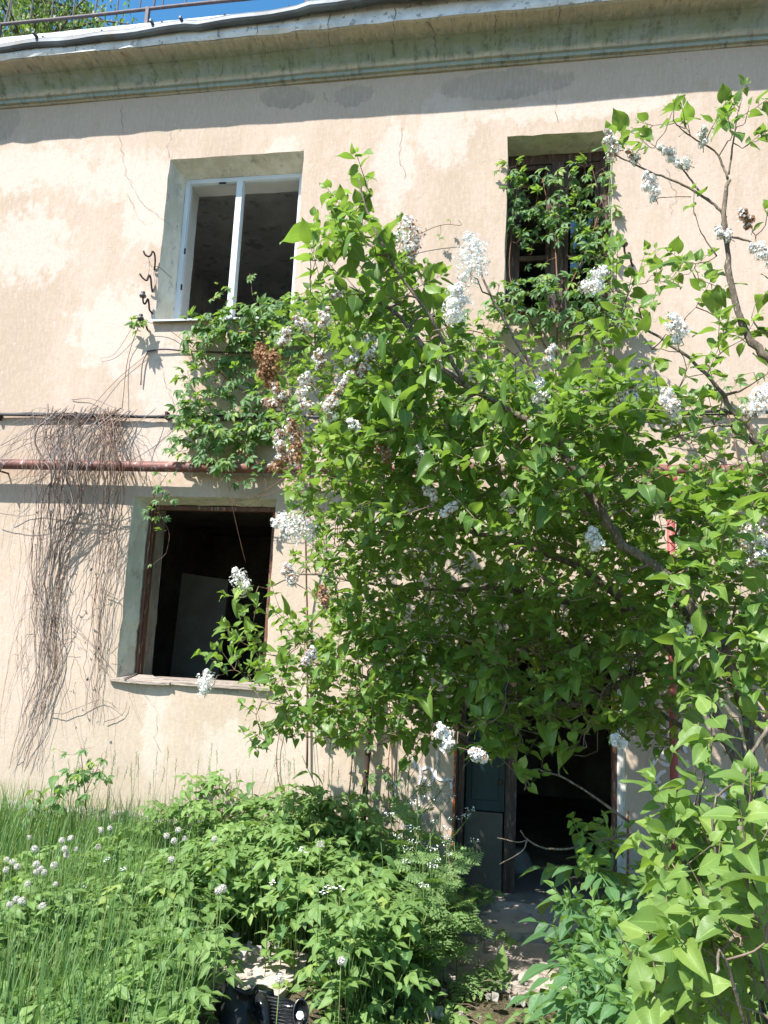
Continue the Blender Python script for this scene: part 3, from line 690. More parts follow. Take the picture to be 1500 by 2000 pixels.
hook([(1219, 478), (1220, 492), (1224, 500), (1228, 494), (1231, 500), (1233, 512), (1236, 520)], 'iron hook with dark insulator right of the overgrown window', 1)
wr = empty('loose_wire', at(295, 500, -.05), 'thin rusty wire dangling between the iron hooks', 'wire')
MB().tube(smooth_path([at(*C9(640, 560), -.07), at(*C9(650, 700), -.04), at(*C9(640, 850), -.06), at(*C9(600, 950), -.06)]), .002, 5).tube(smooth_path([at(*C9(655, 640), -.06), at(*C9(700, 740), -.04), at(*C9(830, 745), -.004), at(*C9(1050, 940), .12)]), .002, 5).tube(smooth_path([at(*C9(775, 780), -.02), at(*C9(790, 900), -.02), at(*C9(770, 1060), -.02), at(*C9(710, 1170), -.01)]), .002, 5).build('wire', MT['hook'], wr, True)

# rail along the eaves
zr = (at(0, 47, .3)[2]+at(400, 8, .3)[2])/2
RAIL = empty('roof_railing', (-2, .3, 7.9), 'rusty metal safety railing along the edge of the roof', 'railing')
MB().tube([(x, .3, zr+.004*math.sin(3*x)) for x in np.arange(X0, X1, .3)], .018, 8).build('rail', MT['rail'], RAIL, True)
MB().tube([(X0, .3, zr+.62), (X1, .3, zr+.62)], .014, 8).build('rail', MT['rail'], RAIL, True)
xp = at(289, 20, .3)[0]
for k in range(-2, 5):
    x = xp+k*1.75
    MB().bevel_box(x-.02, x+.02, .28, .32, 7.75, zr+.02, .004).tube([(x+.06, .3, zr), (x+.10, .32, zr+.62)], .010, 6).build('post', MT['rail'], RAIL)
xb = at(143, 30, .3)[0]; dxb = (at(273, 18, .3)[0]-xb)/3
for k in range(-14, 34):
    x = xb+k*dxb
    MB().tube([(x, .3, zr), (x+.012*math.sin(k*2.1), .3, zr+.61)], .0075, 6).build('baluster', MT['rail'], RAIL)

# dark pole by the wall
pole = empty('metal_pole', at(712, 1560, -.10), 'thin dark pole standing against the wall beside the lilac', 'pole')
MB().tube([at(711, 1575, -.10)-A([0, 0, .45]), at(712, 1560, -.10), at(718, 1480, -.10), at(722, 1400, -.105), at(730, 1330, -.10), at(733, 1285, -.10)], .021, 10).build('pole', MT['hook'], pole, True)
for py in (1330, 1470): MB().tube([at(730 if py < 1400 else 719, py, -.10), at(730 if py < 1400 else 719, py, 0)], .012, 7).lathe([(.022, -.012), (.027, -.012), (.027, .012), (.022, .012)], at(729 if py < 1400 else 719, py, -.10), 12).build('bracket', MT['hook'], pole, True)

# things seen through the openings
bd = empty('pale_board', (-2.6, 1.6, .12), 'pale board leaning inside the dark ground-floor room', 'board')
a, b = at(352, 1118, 1.5), at(443, 1132, 1.5)
MB().add([(a[0], 1.55, a[2]), (b[0], 1.55, b[2]), (b[0]-.02, 1.42, .14), (a[0]-.02, 1.42, .14), (a[0], 1.58, a[2]), (b[0], 1.58, b[2]), (b[0]-.02, 1.45, .14), (a[0]-.02, 1.45, .14)],
         [(0, 3, 2, 1), (4, 5, 6, 7), (0, 1, 5, 4), (1, 2, 6, 5), (2, 3, 7, 6), (3, 0, 4, 7)]).build('panel', MT['bare_panel'], bd)
bk = empty('overturned_bowl', (at(1007, 1672, .9)[0], .9, .215), 'pale overturned bowl on the dark floor inside the doorway', 'bowl')
MB().lathe([(.155, 0), (.15, .02), (.13, .09), (.10, .14), (.06, .16), (.01, .165)], bk.location, 20).build('bowl', MT['pale_thing'], bk, True)
MB().lathe([(.155, .001), (.165, .004), (.165, .016), (.152, .018)], bk.location, 20).build('rim', MT['pale_thing'], bk, True)
# ------------------------------------------------------------------ leaf shapes
def leaf_tpl(prof, W, fold=.25, droop=.2, wave=0., lobe=0., pet=.2, cols=5, pw=.02, serr=0., roll=0.):
    """prof: list of (s, half width 0..1) from base to tip; returns vertices, faces, uv"""
    us = np.linspace(-1, 1, cols); V = []; UV = []; nr = len(prof)
    for k, (s, h) in enumerate(prof):
        for u in us:
            x = u*W/2*h*(1+serr*(.5 if k % 2 else -.5)*(abs(u) > .9))
            y = s - lobe*abs(u)**1.5*(1-s)**6 + serr*.12*(abs(u) > .9)*(-1 if k % 2 else 1)*(0 < k < nr-1)
            z = fold*abs(x) - droop*s*s + wave*math.sin(7*s+1.3*u)*abs(u)*.5 - roll*(abs(u)**3)*W*.3
            V.append((x, y+pet, z)); UV.append(((u+1)/2, s))
    F = [(k*cols+i, k*cols+i+1, (k+1)*cols+i+1, (k+1)*cols+i) for k in range(nr-1) for i in range(cols-1)]
    b = len(V); zp = V[cols//2][2]
    if pet > 0:
        V += [(-pw, 0, 0), (pw, 0, 0), (pw*.7, pet+.02, zp), (-pw*.7, pet+.02, zp)]; UV += [(.5, 0)]*4; F += [(b, b+1, b+2, b+3)]
    return A(V, float), F, A(UV, float)
def merge(parts):
    V = []; F = []; U = []; n = 0
    for v, f, u in parts:
        V.append(v); U.append(u); F += [tuple(i+n for i in q) for q in f]; n += len(v)
    return np.vstack(V), F, np.vstack(U)
def xform(t, ang=0., sc_=1., off=(0, 0, 0), tilt=0., rollx=0.):
    v, f, u = t; v = v*sc_
    if rollx: c, s = math.cos(rollx), math.sin(rollx); v = np.stack([v[:, 0]*c+v[:, 2]*s, v[:, 1], -v[:, 0]*s+v[:, 2]*c], 1)
    if tilt: c, s = math.cos(tilt), math.sin(tilt); v = np.stack([v[:, 0], v[:, 1]*c-v[:, 2]*s, v[:, 1]*s+v[:, 2]*c], 1)
    c, s = math.cos(ang), math.sin(ang)
    return np.stack([v[:, 0]*c-v[:, 1]*s, v[:, 0]*s+v[:, 1]*c, v[:, 2]], 1)+A(off), f, u
HEART = [(0, .50), (.07, .80), (.18, .97), (.32, 1.0), (.5, .86), (.68, .58), (.83, .28), (.94, .09), (1, .0)]
OVAL = [(0, .04), (.12, .5), (.28, .85), (.45, 1.0), (.62, .86), (.78, .55), (.9, .24), (1, .0)]
LANCE = [(0, .05), (.12, .48), (.26, .84), (.40, 1.0), (.55, .90), (.7, .66), (.85, .34), (1, .0)]
OVATE = [(0, .12), (.1, .66), (.22, .97), (.36, 1.0), (.52, .84), (.68, .56), (.84, .26), (1, .0)]
LILAC = [leaf_tpl(HEART, .84, f, d, w_, .16, p, roll=r) for f, d, w_, p, r in ((.30, .10, .04, .30, .0), (.55, .22, .06, .26, .1), (.12, .30, .08, .34, .25), (.75, .05, .05, .28, .0), (.35, -.10, .07, .25, .3), (.2, .45, .1, .3, .2), (.9, .55, .12, .3, .0), (.15, -.25, .14, .3, .45), (.4, .7, .16, .28, .3))]
def palm(f, d, spread):
    lf = leaf_tpl(OVAL, .46, f, d, .03, 0, .05, serr=.16); P = []
    for a, s in ((0, 1.), (-.75, .92), (.75, .92), (-1.55, .68), (1.55, .68)): P.append(xform(lf, a*spread, .78*s, (0, .42, 0), tilt=random.uniform(-.55, .1), rollx=random.uniform(-.3, .3)))
    st = (A([(-.012, 0, 0), (.012, 0, 0), (.010, .43, 0), (-.010, .43, 0)]), [(0, 1, 2, 3)], A([(.5, 0)]*4, float))
    return merge(P+[st])
PALM = [palm(.45, .22, 1.), palm(.3, .35, .9), palm(.6, .15, 1.05), palm(.4, .5, .95)]
def ternate(f, d):
    lf = leaf_tpl(OVATE, .58, f, d, .03, .05, .05, serr=.14); P = []
    for cx_, cy_, a0 in ((0, .12, 0), (-.10, .0, .95), (.10, .0, -.95)):
        dx, dy = -math.sin(a0), math.cos(a0)
        for a, k, s in ((0, .36, 1.), (.95, .20, .82), (-.95, .20, .82)):
            if a0 and random.random() < .25 and a: continue
            P.append(xform(lf, a0+a, .58*s, (cx_+dx*k, cy_+dy*k, -.10*abs(a0)), tilt=random.uniform(-.45, .12), rollx=random.uniform(-.3, .3)))
        P.append((A([(cx_*.2, 0, 0), (cx_*.2+.018, .0, 0), (cx_+dx*k*2, cy_+dy*k*2, -.05), (cx_+dx*k*2-.014, cy_+dy*k*2, -.05)]), [(0, 1, 2, 3)], A([(.5, 0)]*4, float)))
    return merge(P)
TERN = [ternate(.3, .2), ternate(.2, .3), ternate(.45, .12), ternate(.3, .4)]
def pinnate(n_, lw, f, d):
    lf = leaf_tpl(LANCE, lw, f, d, .02, .02, .05, serr=.10); P = []
    for k in range(n_):
        y = .32+.62*k/n_; sag = -.30*y*y
        for sgn in (-1, 1): P.append(xform(lf, sgn*-1.05*(1-.12*k), .52*(1-.08*k), (0, y, sag), tilt=random.uniform(-.7, -.1), rollx=random.uniform(-.3, .3)))
    P.append(xform(lf, 0, .56, (0, .94, -.27), tilt=-.5))
    ys = np.linspace(0, .95, 5)
    for a, b in zip(ys[:-1], ys[1:]): P.append((A([(-.012, a, -.30*a*a), (.012, a, -.30*a*a), (.010, b, -.30*b*b), (-.010, b, -.30*b*b)]), [(0, 1, 2, 3)], A([(.5, 0)]*4, float)))
    return merge(P)
PINN = [pinnate(2, .56, .3, .2), pinnate(2, .50, .25, .3), pinnate(1, .60, .4, .25)]
NETTLE = [leaf_tpl([(s/11, math.sin(PI*min(1, (s/11)**.62+.02))**.8 if s < 11 else 0) for s in range(12)], .62, f, d, .03, .10, .18, serr=.16) for f, d in ((.3, .35), (.2, .55), (.45, .2))]
def lacy():
    P = []; lf = leaf_tpl([(0, .1), (.3, 1), (.6, .7), (1, 0)], .6, .2, .1, 0, 0, 0, cols=3)
    for k in range(6):
        y = .25+.72*k/6; ln = .46*(1-k/6.6)
        for sgn in (-1, 1):
            a = sgn*-1.05; dx, dy = -math.sin(a), math.cos(a)
            for j in range(4):
                r = ln*(.15+.85*j/4)
                for s2 in (-1, 1): P.append(xform(lf, a+s2*.9, ln*.36*(1-.16*j), (dx*r, y+dy*r, -.25*y*y-.1*r), tilt=random.uniform(-.4, .2)))
            P.append(xform(lf, a, ln*.4, (dx*ln*.9, y+dy*ln*.9, -.25*y*y-.1*ln)))
            P.append((A([(0, y, -.25*y*y), (0, y+.015, -.25*y*y), (dx*ln, y+dy*ln+.008, -.25*y*y-.1*ln), (dx*ln, y+dy*ln, -.25*y*y-.1*ln)]), [(0, 1, 2, 3)], A([(.5, 0)]*4, float)))
    P.append((A([(-.012, 0, 0), (.012, 0, 0), (.006, .97, -.23), (-.006, .97, -.23)]), [(0, 1, 2, 3)], A([(.5, 0)]*4, float)))
    return merge(P)
LACY = [lacy(), lacy()]

def scatter(mb, tpls, pos, T, N, size, var, rng=RNG):
    """instances of leaf templates merged into one mesh"""
    pos = np.asarray(pos, float)
    if len(pos) == 0: return
    T = unit(T); B = unit(np.cross(T, N)); N = np.cross(B, T); size = np.asarray(size, float); var = np.asarray(var, float)
    pick = rng.integers(0, len(tpls), len(pos))
    for k, (v, f, u) in enumerate(tpls):
        ids = np.where(pick == k)[0]
        if not len(ids): continue
        vv = (pos[ids][:, None, :] + size[ids][:, None, None]*(v[None, :, 0:1]*B[ids][:, None, :]+v[None, :, 1:2]*T[ids][:, None, :]+v[None, :, 2:3]*N[ids][:, None, :]))
        m = len(v); base = mb.n
        mb.V.append(vv.reshape(-1, 3)); mb.UV.append(np.tile(u, (len(ids), 1))); mb.has_uv = True
        mb.var.append(np.repeat(var[ids], m))
        for q in range(len(ids)): mb.F.extend([tuple(i+base+q*m for i in ff) for ff in f])
        mb.n += m*len(ids)
def in_poly(px, py, poly):
    x, y = np.asarray(px), np.asarray(py); r = np.zeros(len(x), bool); n_ = len(poly)
    for i in range(n_):
        (x1, y1), (x2, y2) = poly[i], poly[(i+1) % n_]
        if y1 == y2: continue
        c = ((y1 > y) != (y2 > y)) & (x < (x2-x1)*(y-y1)/(y2-y1)+x1); r ^= c
    return r
def sample_poly(poly, n_, rng=RNG, mind=0.):
    P = A(poly, float); lo, hi = P.min(0), P.max(0); out = []
    tries = 0
    while len(out) < n_ and tries < 200:
        tries += 1
        q = rng.uniform(lo, hi, (n_*2, 2)); q = q[in_poly(q[:, 0], q[:, 1], poly)]
        for c in q:
            if mind and out and min((c[0]-o[0])**2+(c[1]-o[1])**2 for o in out[-60:]) < mind*mind: continue
            out.append(c)
            if len(out) >= n_: break
    return A(out)

# ------------------------------------------------------------------ shrubs that grow from a skeleton towards shoots
class Shrub:
    def __init__(s, rng): s.nodes = []; s.rad = []; s.rng = rng; s.wood = MB(); s.twig = MB(); s.leaf = MB()
    def limb(s, pts, r0, r1, sides=9, knots=True, mb=None):
        P = smooth_path(pts, 5); k = len(P); R = np.linspace(r0, r1, k)*(1+.09*s.rng.normal(0, 1, k)*knots)
        P = P + s.rng.normal(0, .004, P.shape)*min(1, r0/.02)
        (mb or s.wood).tube(P, R, sides)
        for p, r in zip(P, R): s.nodes.append(p); s.rad.append(r)
        return P
    def shoot(s, p, r_tip=.0018, prefer_up=.5, maxr=.010, sag=.04, curl=.25):
        N = A(s.nodes); d = p-N; dist = np.linalg.norm(d, axis=1); cost = dist+prefer_up*np.maximum(0, -d[:, 2])
        i = int(np.argmin(cost)); q = N[i]; r0 = min(maxr, max(r_tip*1.3, s.rad[i]*.75, .002+.004*dist[i]))
        if dist[i] < .02: return q, unit(A([s.rng.normal(), s.rng.normal(), 1.2]))
        L_ = dist[i]; side = unit(np.cross(d[i], s.rng.normal(0, 1, 3)))
        k = max(3, int(L_/.09)); ts = np.linspace(0, 1, k+1)
        bow = s.rng.normal(0, curl)*L_*.5
        P = q+np.outer(ts, d[i])+np.outer(np.sin(ts*PI)*bow, side)+np.outer(-np.sin(ts*PI)*sag*L_, [0, 0, -1.])
        P[1:-1] += s.rng.normal(0, .012, (k-1, 3))*min(1, L_/.2)
        R = np.linspace(r0, r_tip, k+1)
        s.twig.tube(P, R, 5, cap=False)
        for a, r in zip(P[1:], R[1:]): s.nodes.append(a); s.rad.append(r)
        return p, unit(P[-1]-P[-2])
    def leaves(s, p, ax, pairs, size, spread=.16, tpls=None, var=None, droop=.25, light=.35, young=.12, size_j=.30, flat=.95):
        ax = unit(ax); rng = s.rng
        u = unit(np.cross(ax, rng.normal(0, 1, 3))); v = np.cross(ax, u)
        pos, T, N, S, W = [], [], [], [], []
        tip = p+ax*spread
        s.twig.tube([p, p+ax*spread*.5, tip], [.0022, .0017, .0011], 4, cap=False, var=.9)
        for k in range(pairs):
            f = (k+.5)/pairs; c = p+ax*spread*f; a0 = k*PI/2+rng.normal(0, .25)
            for sg in (0, PI):
                if rng.random() < .07: continue
                rad = math.cos(a0+sg)*u+math.sin(a0+sg)*v
                t = unit(rad*1.0+ax*(.25+.55*f)+A([0, 0, -droop])+rng.normal(0, .22, 3))
                n = unit(A([0, 0, 1.])*flat+L*light+rng.normal(0, .33, 3))
                pos.append(c); T.append(t); N.append(n)
                S.append(size*(1-.35*max(0, f-.55))*max(.45, 1+rng.normal(0, size_j))); 
                b = rng.random()*.8 if var is None else np.clip(rng.normal(var, .2), 0, .85)
                W.append(.9+.1*rng.random() if (rng.random() < young and f > .6) else b)
        # a young pair at the tip
        for sg in (-1, 1):
            pos.append(tip); T.append(unit(ax+.5*sg*u+rng.normal(0, .15, 3))); N.append(unit(L+rng.normal(0, .4, 3))); S.append(size*.5*(1+rng.normal(0, .2))); W.append(.75+.2*rng.random())
        scatter(s.leaf, tpls or LILAC, pos, T, N, S, W, rng)

def floret_cluster(p, ax, length, width, brown, rng, n_=150):
    """a lilac panicle: four-petalled florets set on a rough cone with side sprays"""
    mb = MB(); ax = unit(ax); u = unit(np.cross(ax, A([.3, .9, .2]))); v = np.cross(ax, u)
    pet = A([(0, 0, .0), (.32, .30, .1), (0, 1, .04), (-.32, .30, .1)]); V0 = []; F0 = []
    for k in range(4):
        a = k*PI/2; c, s_ = math.cos(a), math.sin(a); b = len(V0)
        V0 += [(x*c-y*s_, x*s_+y*c, z) for x, y, z in pet]; F0.append((b, b+1, b+2, b+3))
    t0 = (A(V0, float), F0, np.zeros((len(V0), 2)))
    pos, T, N, S, W = [], [], [], [], []
    nsub = max(5, int(length/.022)); subs = []
    for k in range(nsub):
        h = (k+.3)/nsub; a = k*2.4+rng.normal(0, .3); rr = width*.5*math.sin(PI*(.22+.70*h))*rng.uniform(.75, 1.1)
        subs.append((p+ax*length*h+(math.cos(a)*u+math.sin(a)*v)*rr*.50, max(.016, rr*.80), h))
    subs.append((p+ax*length, .012, 1.))
    mb.tube([p-ax*.03, p+ax*length*.5, p+ax*length], [.0022, .0016, .0008], 4, var=.75)
    for c, r, h in subs: mb.tube([p+ax*length*max(0, h-.15), c], [.0012, .0008], 3, var=.75)
    side = unit(rng.normal(0, 1, 3))
    for q in range(n_):
        c, r, h = subs[rng.integers(len(subs))]; d = unit(rng.normal(0, 1, 3)); pp = c+d*r*rng.uniform(.25, 1.12)
        pos.append(pp); N.append(unit(d+.4*ax+rng.normal(0, .3, 3))); T.append(unit(np.cross(d, rng.normal(0, 1, 3)))); S.append(rng.uniform(.0078, .0108))
        br = brown + .25*(d@side)*(0 < brown < 1)
        W.append(rng.uniform(.56, 1) if rng.random() < (br if br > .85 else br*.65) else rng.uniform(0, .42))
    scatter(mb, [t0], pos, T, N, S, W, rng)
    return mb

# ---------------------------------------------------------------- the big lilac
rl = np.random.default_rng(101); S1 = Shrub(rl)
base = on_ground(1500, 1905); base = A([1.12, -2.55, gz(1.12, -2.55)])
LIL = empty('lilac_bush', base, 'huge old white lilac spreading across the facade and hanging over the doorway', 'lilac')
b2_ = base+A([.10, .35, 0]); b3_ = base+A([.28, .10, 0])
def J(px, py, Y): return at(px, py, Y)
S1.limb([base-A([0, 0, .1]), J(1520, 1520, -2.60), J(1475, 1400, -2.62), J(1425, 1290, -2.64), J(1370, 1215, -2.66), J(1340, 1165, -2.66), J(1285, 1110, -2.64), J(1210, 1060, -2.6)], .036, .021, 10)
S1.limb([J(1215, 1062, -2.6), J(1150, 960, -2.62), J(1100, 890, -2.66), J(1040, 830, -2.70), J(960, 780, -2.74), J(900, 745, -2.78), J(845, 700, -2.8), J(790, 630, -2.82), J(740, 590, -2.85), J(690, 580, -2.85)], .021, .008, 9)
S1.limb([J(905, 748, -2.78), J(880, 700, -2.85), J(840, 620, -2.95), J(770, 520, -3.0), J(720, 420, -3.0), J(700, 350, -3.0)], .012, .003, 7)
S1.limb([J(1100, 890, -2.66), J(1060, 760, -2.7), J(1000, 650, -2.75), J(950, 560, -2.8), J(925, 480, -2.8)], .012, .003, 7)
S1.limb([b2_-A([0, 0, .1]), J(1452, 1500, -2.15), J(1400, 1400, -2.05), J(1330, 1290, -1.95), J(1240, 1190, -1.85), J(1130, 1110, -1.75), J(1010, 1060, -1.65), J(880, 1030, -1.55), J(740, 990, -1.5), J(640, 950, -1.45)], .034, .008, 9)
S1.limb([J(1240, 1190, -1.85), J(1130, 1180, -1.7), J(1040, 1160, -1.6), J(960, 1150, -1.5), J(840, 1150, -1.4), J(720, 1140, -1.3), J(600, 1120, -1.25), J(540, 1140, -1.2)], .022, .005, 8)
S1.limb([J(1340, 1310, -1.95), J(1250, 1310, -1.7), J(1150, 1370, -1.5), J(1040, 1372, -1.4), J(930, 1352, -1.3), J(850, 1355, -1.25), J(780, 1350, -1.2), J(720, 1325, -1.15), J(640, 1300, -1.1), J(540, 1280, -1.05)], .026, .006, 8)
S1.limb([J(790, 1352, -1.2), J(720, 1358, -1.15), J(660, 1372, -1.1), J(580, 1380, -1.05), J(510, 1370, -1.0)], .009, .003, 6)
S1.limb([J(830, 1385, -1.25), J(790, 1382, -1.2), J(740, 1410, -1.2), J(710, 1428, -1.2), J(660, 1440, -1.2), J(600, 1440, -1.15)], .008, .003, 6)
S1.limb([b2_, J(1470, 1480, -2.0), J(1440, 1350, -1.9), J(1380, 1250, -1.9), J(1300, 1150, -1.85), J(1240, 1040, -1.8), J(1170, 930, -1.8), J(1080, 830, -1.8), J(980, 760, -1.8), J(860, 740, -1.75)], .026, .006, 9)
S1.limb([J(1240, 1040, -1.8), J(1200, 900, -1.7), J(1190, 780, -1.6), J(1200, 680, -1.5), J(1220, 600, -1.45)], .013, .004, 7)
S1.limb([b3_-A([0, 0, .1]), J(1530, 1400, -2.3), J(1500, 1260, -2.3), J(1440, 1235, -2.25), J(1370, 1235, -2.2)], .026, .010, 8)
S1.limb([b3_, J(1540, 1300, -2.2), J(1520, 1000, -2.1), J(1480, 860, -2.1), J(1430, 800, -2.1), J(1380, 730, -2.1), J(1290, 660, -2.1), J(1215, 620, -2.1)], .022, .005, 9)
S1.limb([J(1490, 880, -2.1), J(1440, 835, -2.2), J(1380, 835, -2.2), J(1300, 860, -2.2), J(1230, 880, -2.2)], .010, .004, 7)
S1.limb([b2_, J(1440, 1500, -1.85), J(1360, 1440, -1.75), J(1290, 1390, -1.65), J(1230, 1330, -1.55)], .022, .008, 8)
# long bare twigs across the doorway
S1.limb([J(1230, 1605, -1.75), J(1120, 1530, -1.7), J(1060, 1505, -1.68), J(1025, 1503, -1.66)], .0085, .003, 6)
S1.limb([J(1250, 1628, -1.5), J(1180, 1640, -1.6), J(1110, 1657, -1.65), J(1060, 1655, -1.68), J(1028, 1638, -1.7), J(1017, 1622, -1.7)], .0075, .003, 6)
S1.limb([J(1030, 1640, -1.7), J(1012, 1645, -1.7), J(972, 1636, -1.7)], .0045, .0018, 5)
S1.limb([J(1030, 1642, -1.7), J(1018, 1664, -1.7), J(976, 1688, -1.68)], .0045, .0018, 5)
S1.limb([J(1370, 1240, -2.2), J(1300, 1265, -2.1), J(1230, 1280, -2.0), J(1170, 1283, -2.0)], .009, .004, 6)
S1.limb([J(1245, 1278, -2.0), J(1205, 1325, -1.95), J(1180, 1345, -1.95), J(1168, 1380, -1.95)], .006, .003, 6)
S1.limb([J(1240, 1290, -2.0), J(1232, 1340, -1.95), J(1226, 1400, -1.95)], .005, .002, 6)
S1.limb([J(1085, 1180, -1.6), J(1088, 1330, -1.55), J(1070, 1430, -1.5), J(1057, 1500, -1.5)], .006, .003, 6)
S1.limb([J(1150, 1240, -1.6), J(1060, 1310, -1.5), J(1000, 1370, -1.45), J(950, 1440, -1.45), J(905, 1500, -1.45)], .007, .0025, 6)
S1.limb([J(960, 1150, -1.5), J(990, 1250, -1.5), J(1020, 1330, -1.45), J(1048, 1400, -1.4)], .007, .003, 6)
REG = [  # polygon, shoots, Y range, leaf size, pairs
    ([(690, 335), (722, 345), (748, 400), (735, 470), (700, 500), (655, 480), (668, 390)], 12, (-3.15, -2.9), .066, 3),
    ([(640, 470), (740, 470), (820, 520), (800, 620), (640, 620), (600, 580), (590, 500)], 30, (-3.1, -2.5), .074, 3),
    ([(600, 590), (800, 590), (830, 900), (580, 940), (540, 820), (535, 690)], 138, (-2.3, -1.0), .062, 3),
    ([(700, 620), (860, 600), (880, 900), (640, 900), (650, 760)], 34, (-3.0, -2.4), .070, 3),
    ([(790, 530), (850, 640), (1000, 700), (1130, 745), (1260, 770), (1260, 1000), (900, 1010), (740, 1010), (620, 960), (720, 780)], 254, (-3.0, -2.2), .070, 3),
    ([(800, 700), (1000, 740), (1250, 780), (1260, 1050), (640, 1010), (700, 800)], 196, (-2.2, -1.0), .066, 3),
    ([(590, 900), (900, 960), (930, 1200), (900, 1430), (780, 1470), (620, 1440), (500, 1390), (490, 1310), (560, 1150), (570, 1000)], 165, (-1.7, -.6), .064, 3),
    ([(590, 930), (880, 960), (900, 1130), (600, 1120)], 40, (-2.5, -1.8), .066, 3),
    ([(880, 980), (1270, 980), (1310, 1250), (1230, 1420), (1050, 1440), (880, 1300)], 174, (-2.2, -.8), .068, 3),
    ([(940, 1000), (1240, 1000), (1240, 1180), (1000, 1180)], 25, (-2.7, -2.2), .068, 3),
    ([(1210, 520), (1330, 505), (1400, 600), (1500, 620), (1500, 960), (1290, 980), (1200, 900), (1140, 650)], 44, (-2.6, -1.2), .068, 3),
    ([(1290, 700), (1480, 620), (1500, 900), (1280, 920)], 12, (-2.7, -2.2), .070, 3),
    ([(1290, 960), (1500, 930), (1500, 1330), (1400, 1400), (1300, 1330), (1230, 1180)], 120, (-2.55, -1.5), .074, 3),
    ([(960, 1370), (1240, 1390), (1250, 1470), (1130, 1480), (930, 1480)], 18, (-2.2, -1.5), .074, 3),
    ([(980, 1480), (1055, 1500), (1050, 1545), (995, 1560)], 3, (-1.9, -1.7), .080, 2),
    ([(390, 1290), (470, 1200), (520, 1250), (520, 1330), (440, 1340)], 14, (-1.5, -1.1), .072, 2),
    ([(470, 1380), (560, 1400), (580, 1440), (490, 1480)], 8, (-1.2, -.9), .058, 2),
    ([(455, 1150), (500, 1150), (505, 1185), (460, 1185)], 2, (-1.4, -1.25), .075, 2),

    ([(620, 940), (1280, 950), (1290, 1300), (900, 1330), (640, 1300)], 130, (-1.3, -.5), .066, 3),
    ([(620, 1080), (880, 1080), (880, 1400), (640, 1420)], 60, (-2.0, -1.0), .066, 3),
    ([(540, 1240), (900, 1250), (890, 1470), (720, 1480), (540, 1440)], 95, (-1.7, -.7), .064, 3),
    ([(870, 1330), (1010, 1340), (1010, 1470), (890, 1480)], 26, (-1.9, -1.2), .07, 3),
    ([(1310, 1130), (1480, 1150), (1490, 1400), (1400, 1400), (1300, 1220)], 20, (-2.95, -2.7), .072, 3),
    ([(880, 1170), (1250, 1170), (1260, 1400), (1000, 1400), (890, 1330)], 80, (-2.0, -.9), .068, 3),
    ([(1240, 1230), (1340, 1260), (1330, 1480), (1250, 1450)], 24, (-2.2, -1.2), .07, 3),
    ([(620, 1000), (900, 1050), (900, 1420), (640, 1420)], 75, (-1.9, -1.0), .064, 3),
    ([(1330, 1000), (1500, 960), (1500, 1330), (1380, 1330)], 26, (-3.0, -2.7), .078, 3),
    ([(880, 1000), (1270, 1000), (1310, 1240), (1000, 1250)], 70, (-1.5, -.7), .066, 3),
    ([(560, 640), (760, 640), (740, 900), (560, 900)], 40, (-1.6, -.9), .058, 3),
]
todo = []
for poly, n_, (ya, yb), sz, pr in REG:
    for c in sample_poly(poly, n_, rl):
        todo.append((at(c[0], c[1], rl.uniform(ya, yb)), sz*rl.uniform(.9, 1.1), pr))
base_nodes = A(S1.nodes)
todo.sort(key=lambda t: np.min(np.linalg.norm(base_nodes-t[0], axis=1)))
for p, sz, pr in todo:
    q, ax = S1.shoot(p)
    ax = unit(ax*.8+A([-.05, -.25, .75])+rl.normal(0, .28, 3))
    S1.leaves(q, ax, pr, sz, spread=rl.uniform(.11, .20))
# bare dead twigs that show in the hollow of the crown
for c in sample_poly([(880, 1050), (1290, 1050), (1300, 1400), (1150, 1480), (920, 1460), (700, 1400), (620, 1250)], 150, rl):
    S1.shoot(at(c[0], c[1], rl.uniform(-2.1, -1.0)), curl=.5, prefer_up=.1)
FL = [(920, 500, 74, 0), (893, 592, 58, 0), (800, 462, 62, .45), (635, 618, 38, .2), (588, 632, 32, .3), (558, 657, 32, .5), (660, 572, 26, .1), (512, 694, 44, 1), (533, 712, 46, 1), (520, 735, 36, 1), (625, 702, 36, .4), (690, 690, 38, .3), (724, 678, 46, .3),
      (680, 742, 36, .6), (712, 724, 34, .6), (595, 752, 46, .4), (545, 765, 38, .7), (648, 800, 50, .4), (600, 792, 34, .5), (692, 832, 30, .1), (572, 842, 46, .8), (548, 862, 42, .6), (577, 885, 38, .9), (545, 905, 30, .9), (1055, 762, 36, 0), (1053, 890, 26, .1), (1222, 782, 52, .3),
      (1308, 785, 42, .2), (820, 885, 38, .1), (572, 1028, 70, .05), (566, 1120, 34, .3), (470, 1132, 42, .05), (402, 1332, 36, 0), (840, 962, 26, .1), (878, 995, 30, .4), (1160, 1052, 34, 0), (1470, 1062, 60, .2), (1206, 1447, 28, 0), (1488, 780, 52, .1), (632, 1165, 32, .9), (868, 1437, 40, .2),
      (934, 1474, 28, .2), (604, 1280, 30, .6), (1352, 1230, 20, .1), (748, 880, 40, .7), (1165, 545, 42, .1), (1320, 640, 40, .1), (1075, 690, 24, .2), (530, 790, 30, .9), (655, 770, 30, .5)]
NEARF = {(920, 500): -3.0, (893, 592): -3.15, (800, 462): -2.9, (1470, 1062): -2.9, (1055, 762): -2.8, (402, 1332): -1.6, (470, 1132): -1.5, (572, 1028): -2.55, (1206, 1447): -2.2}
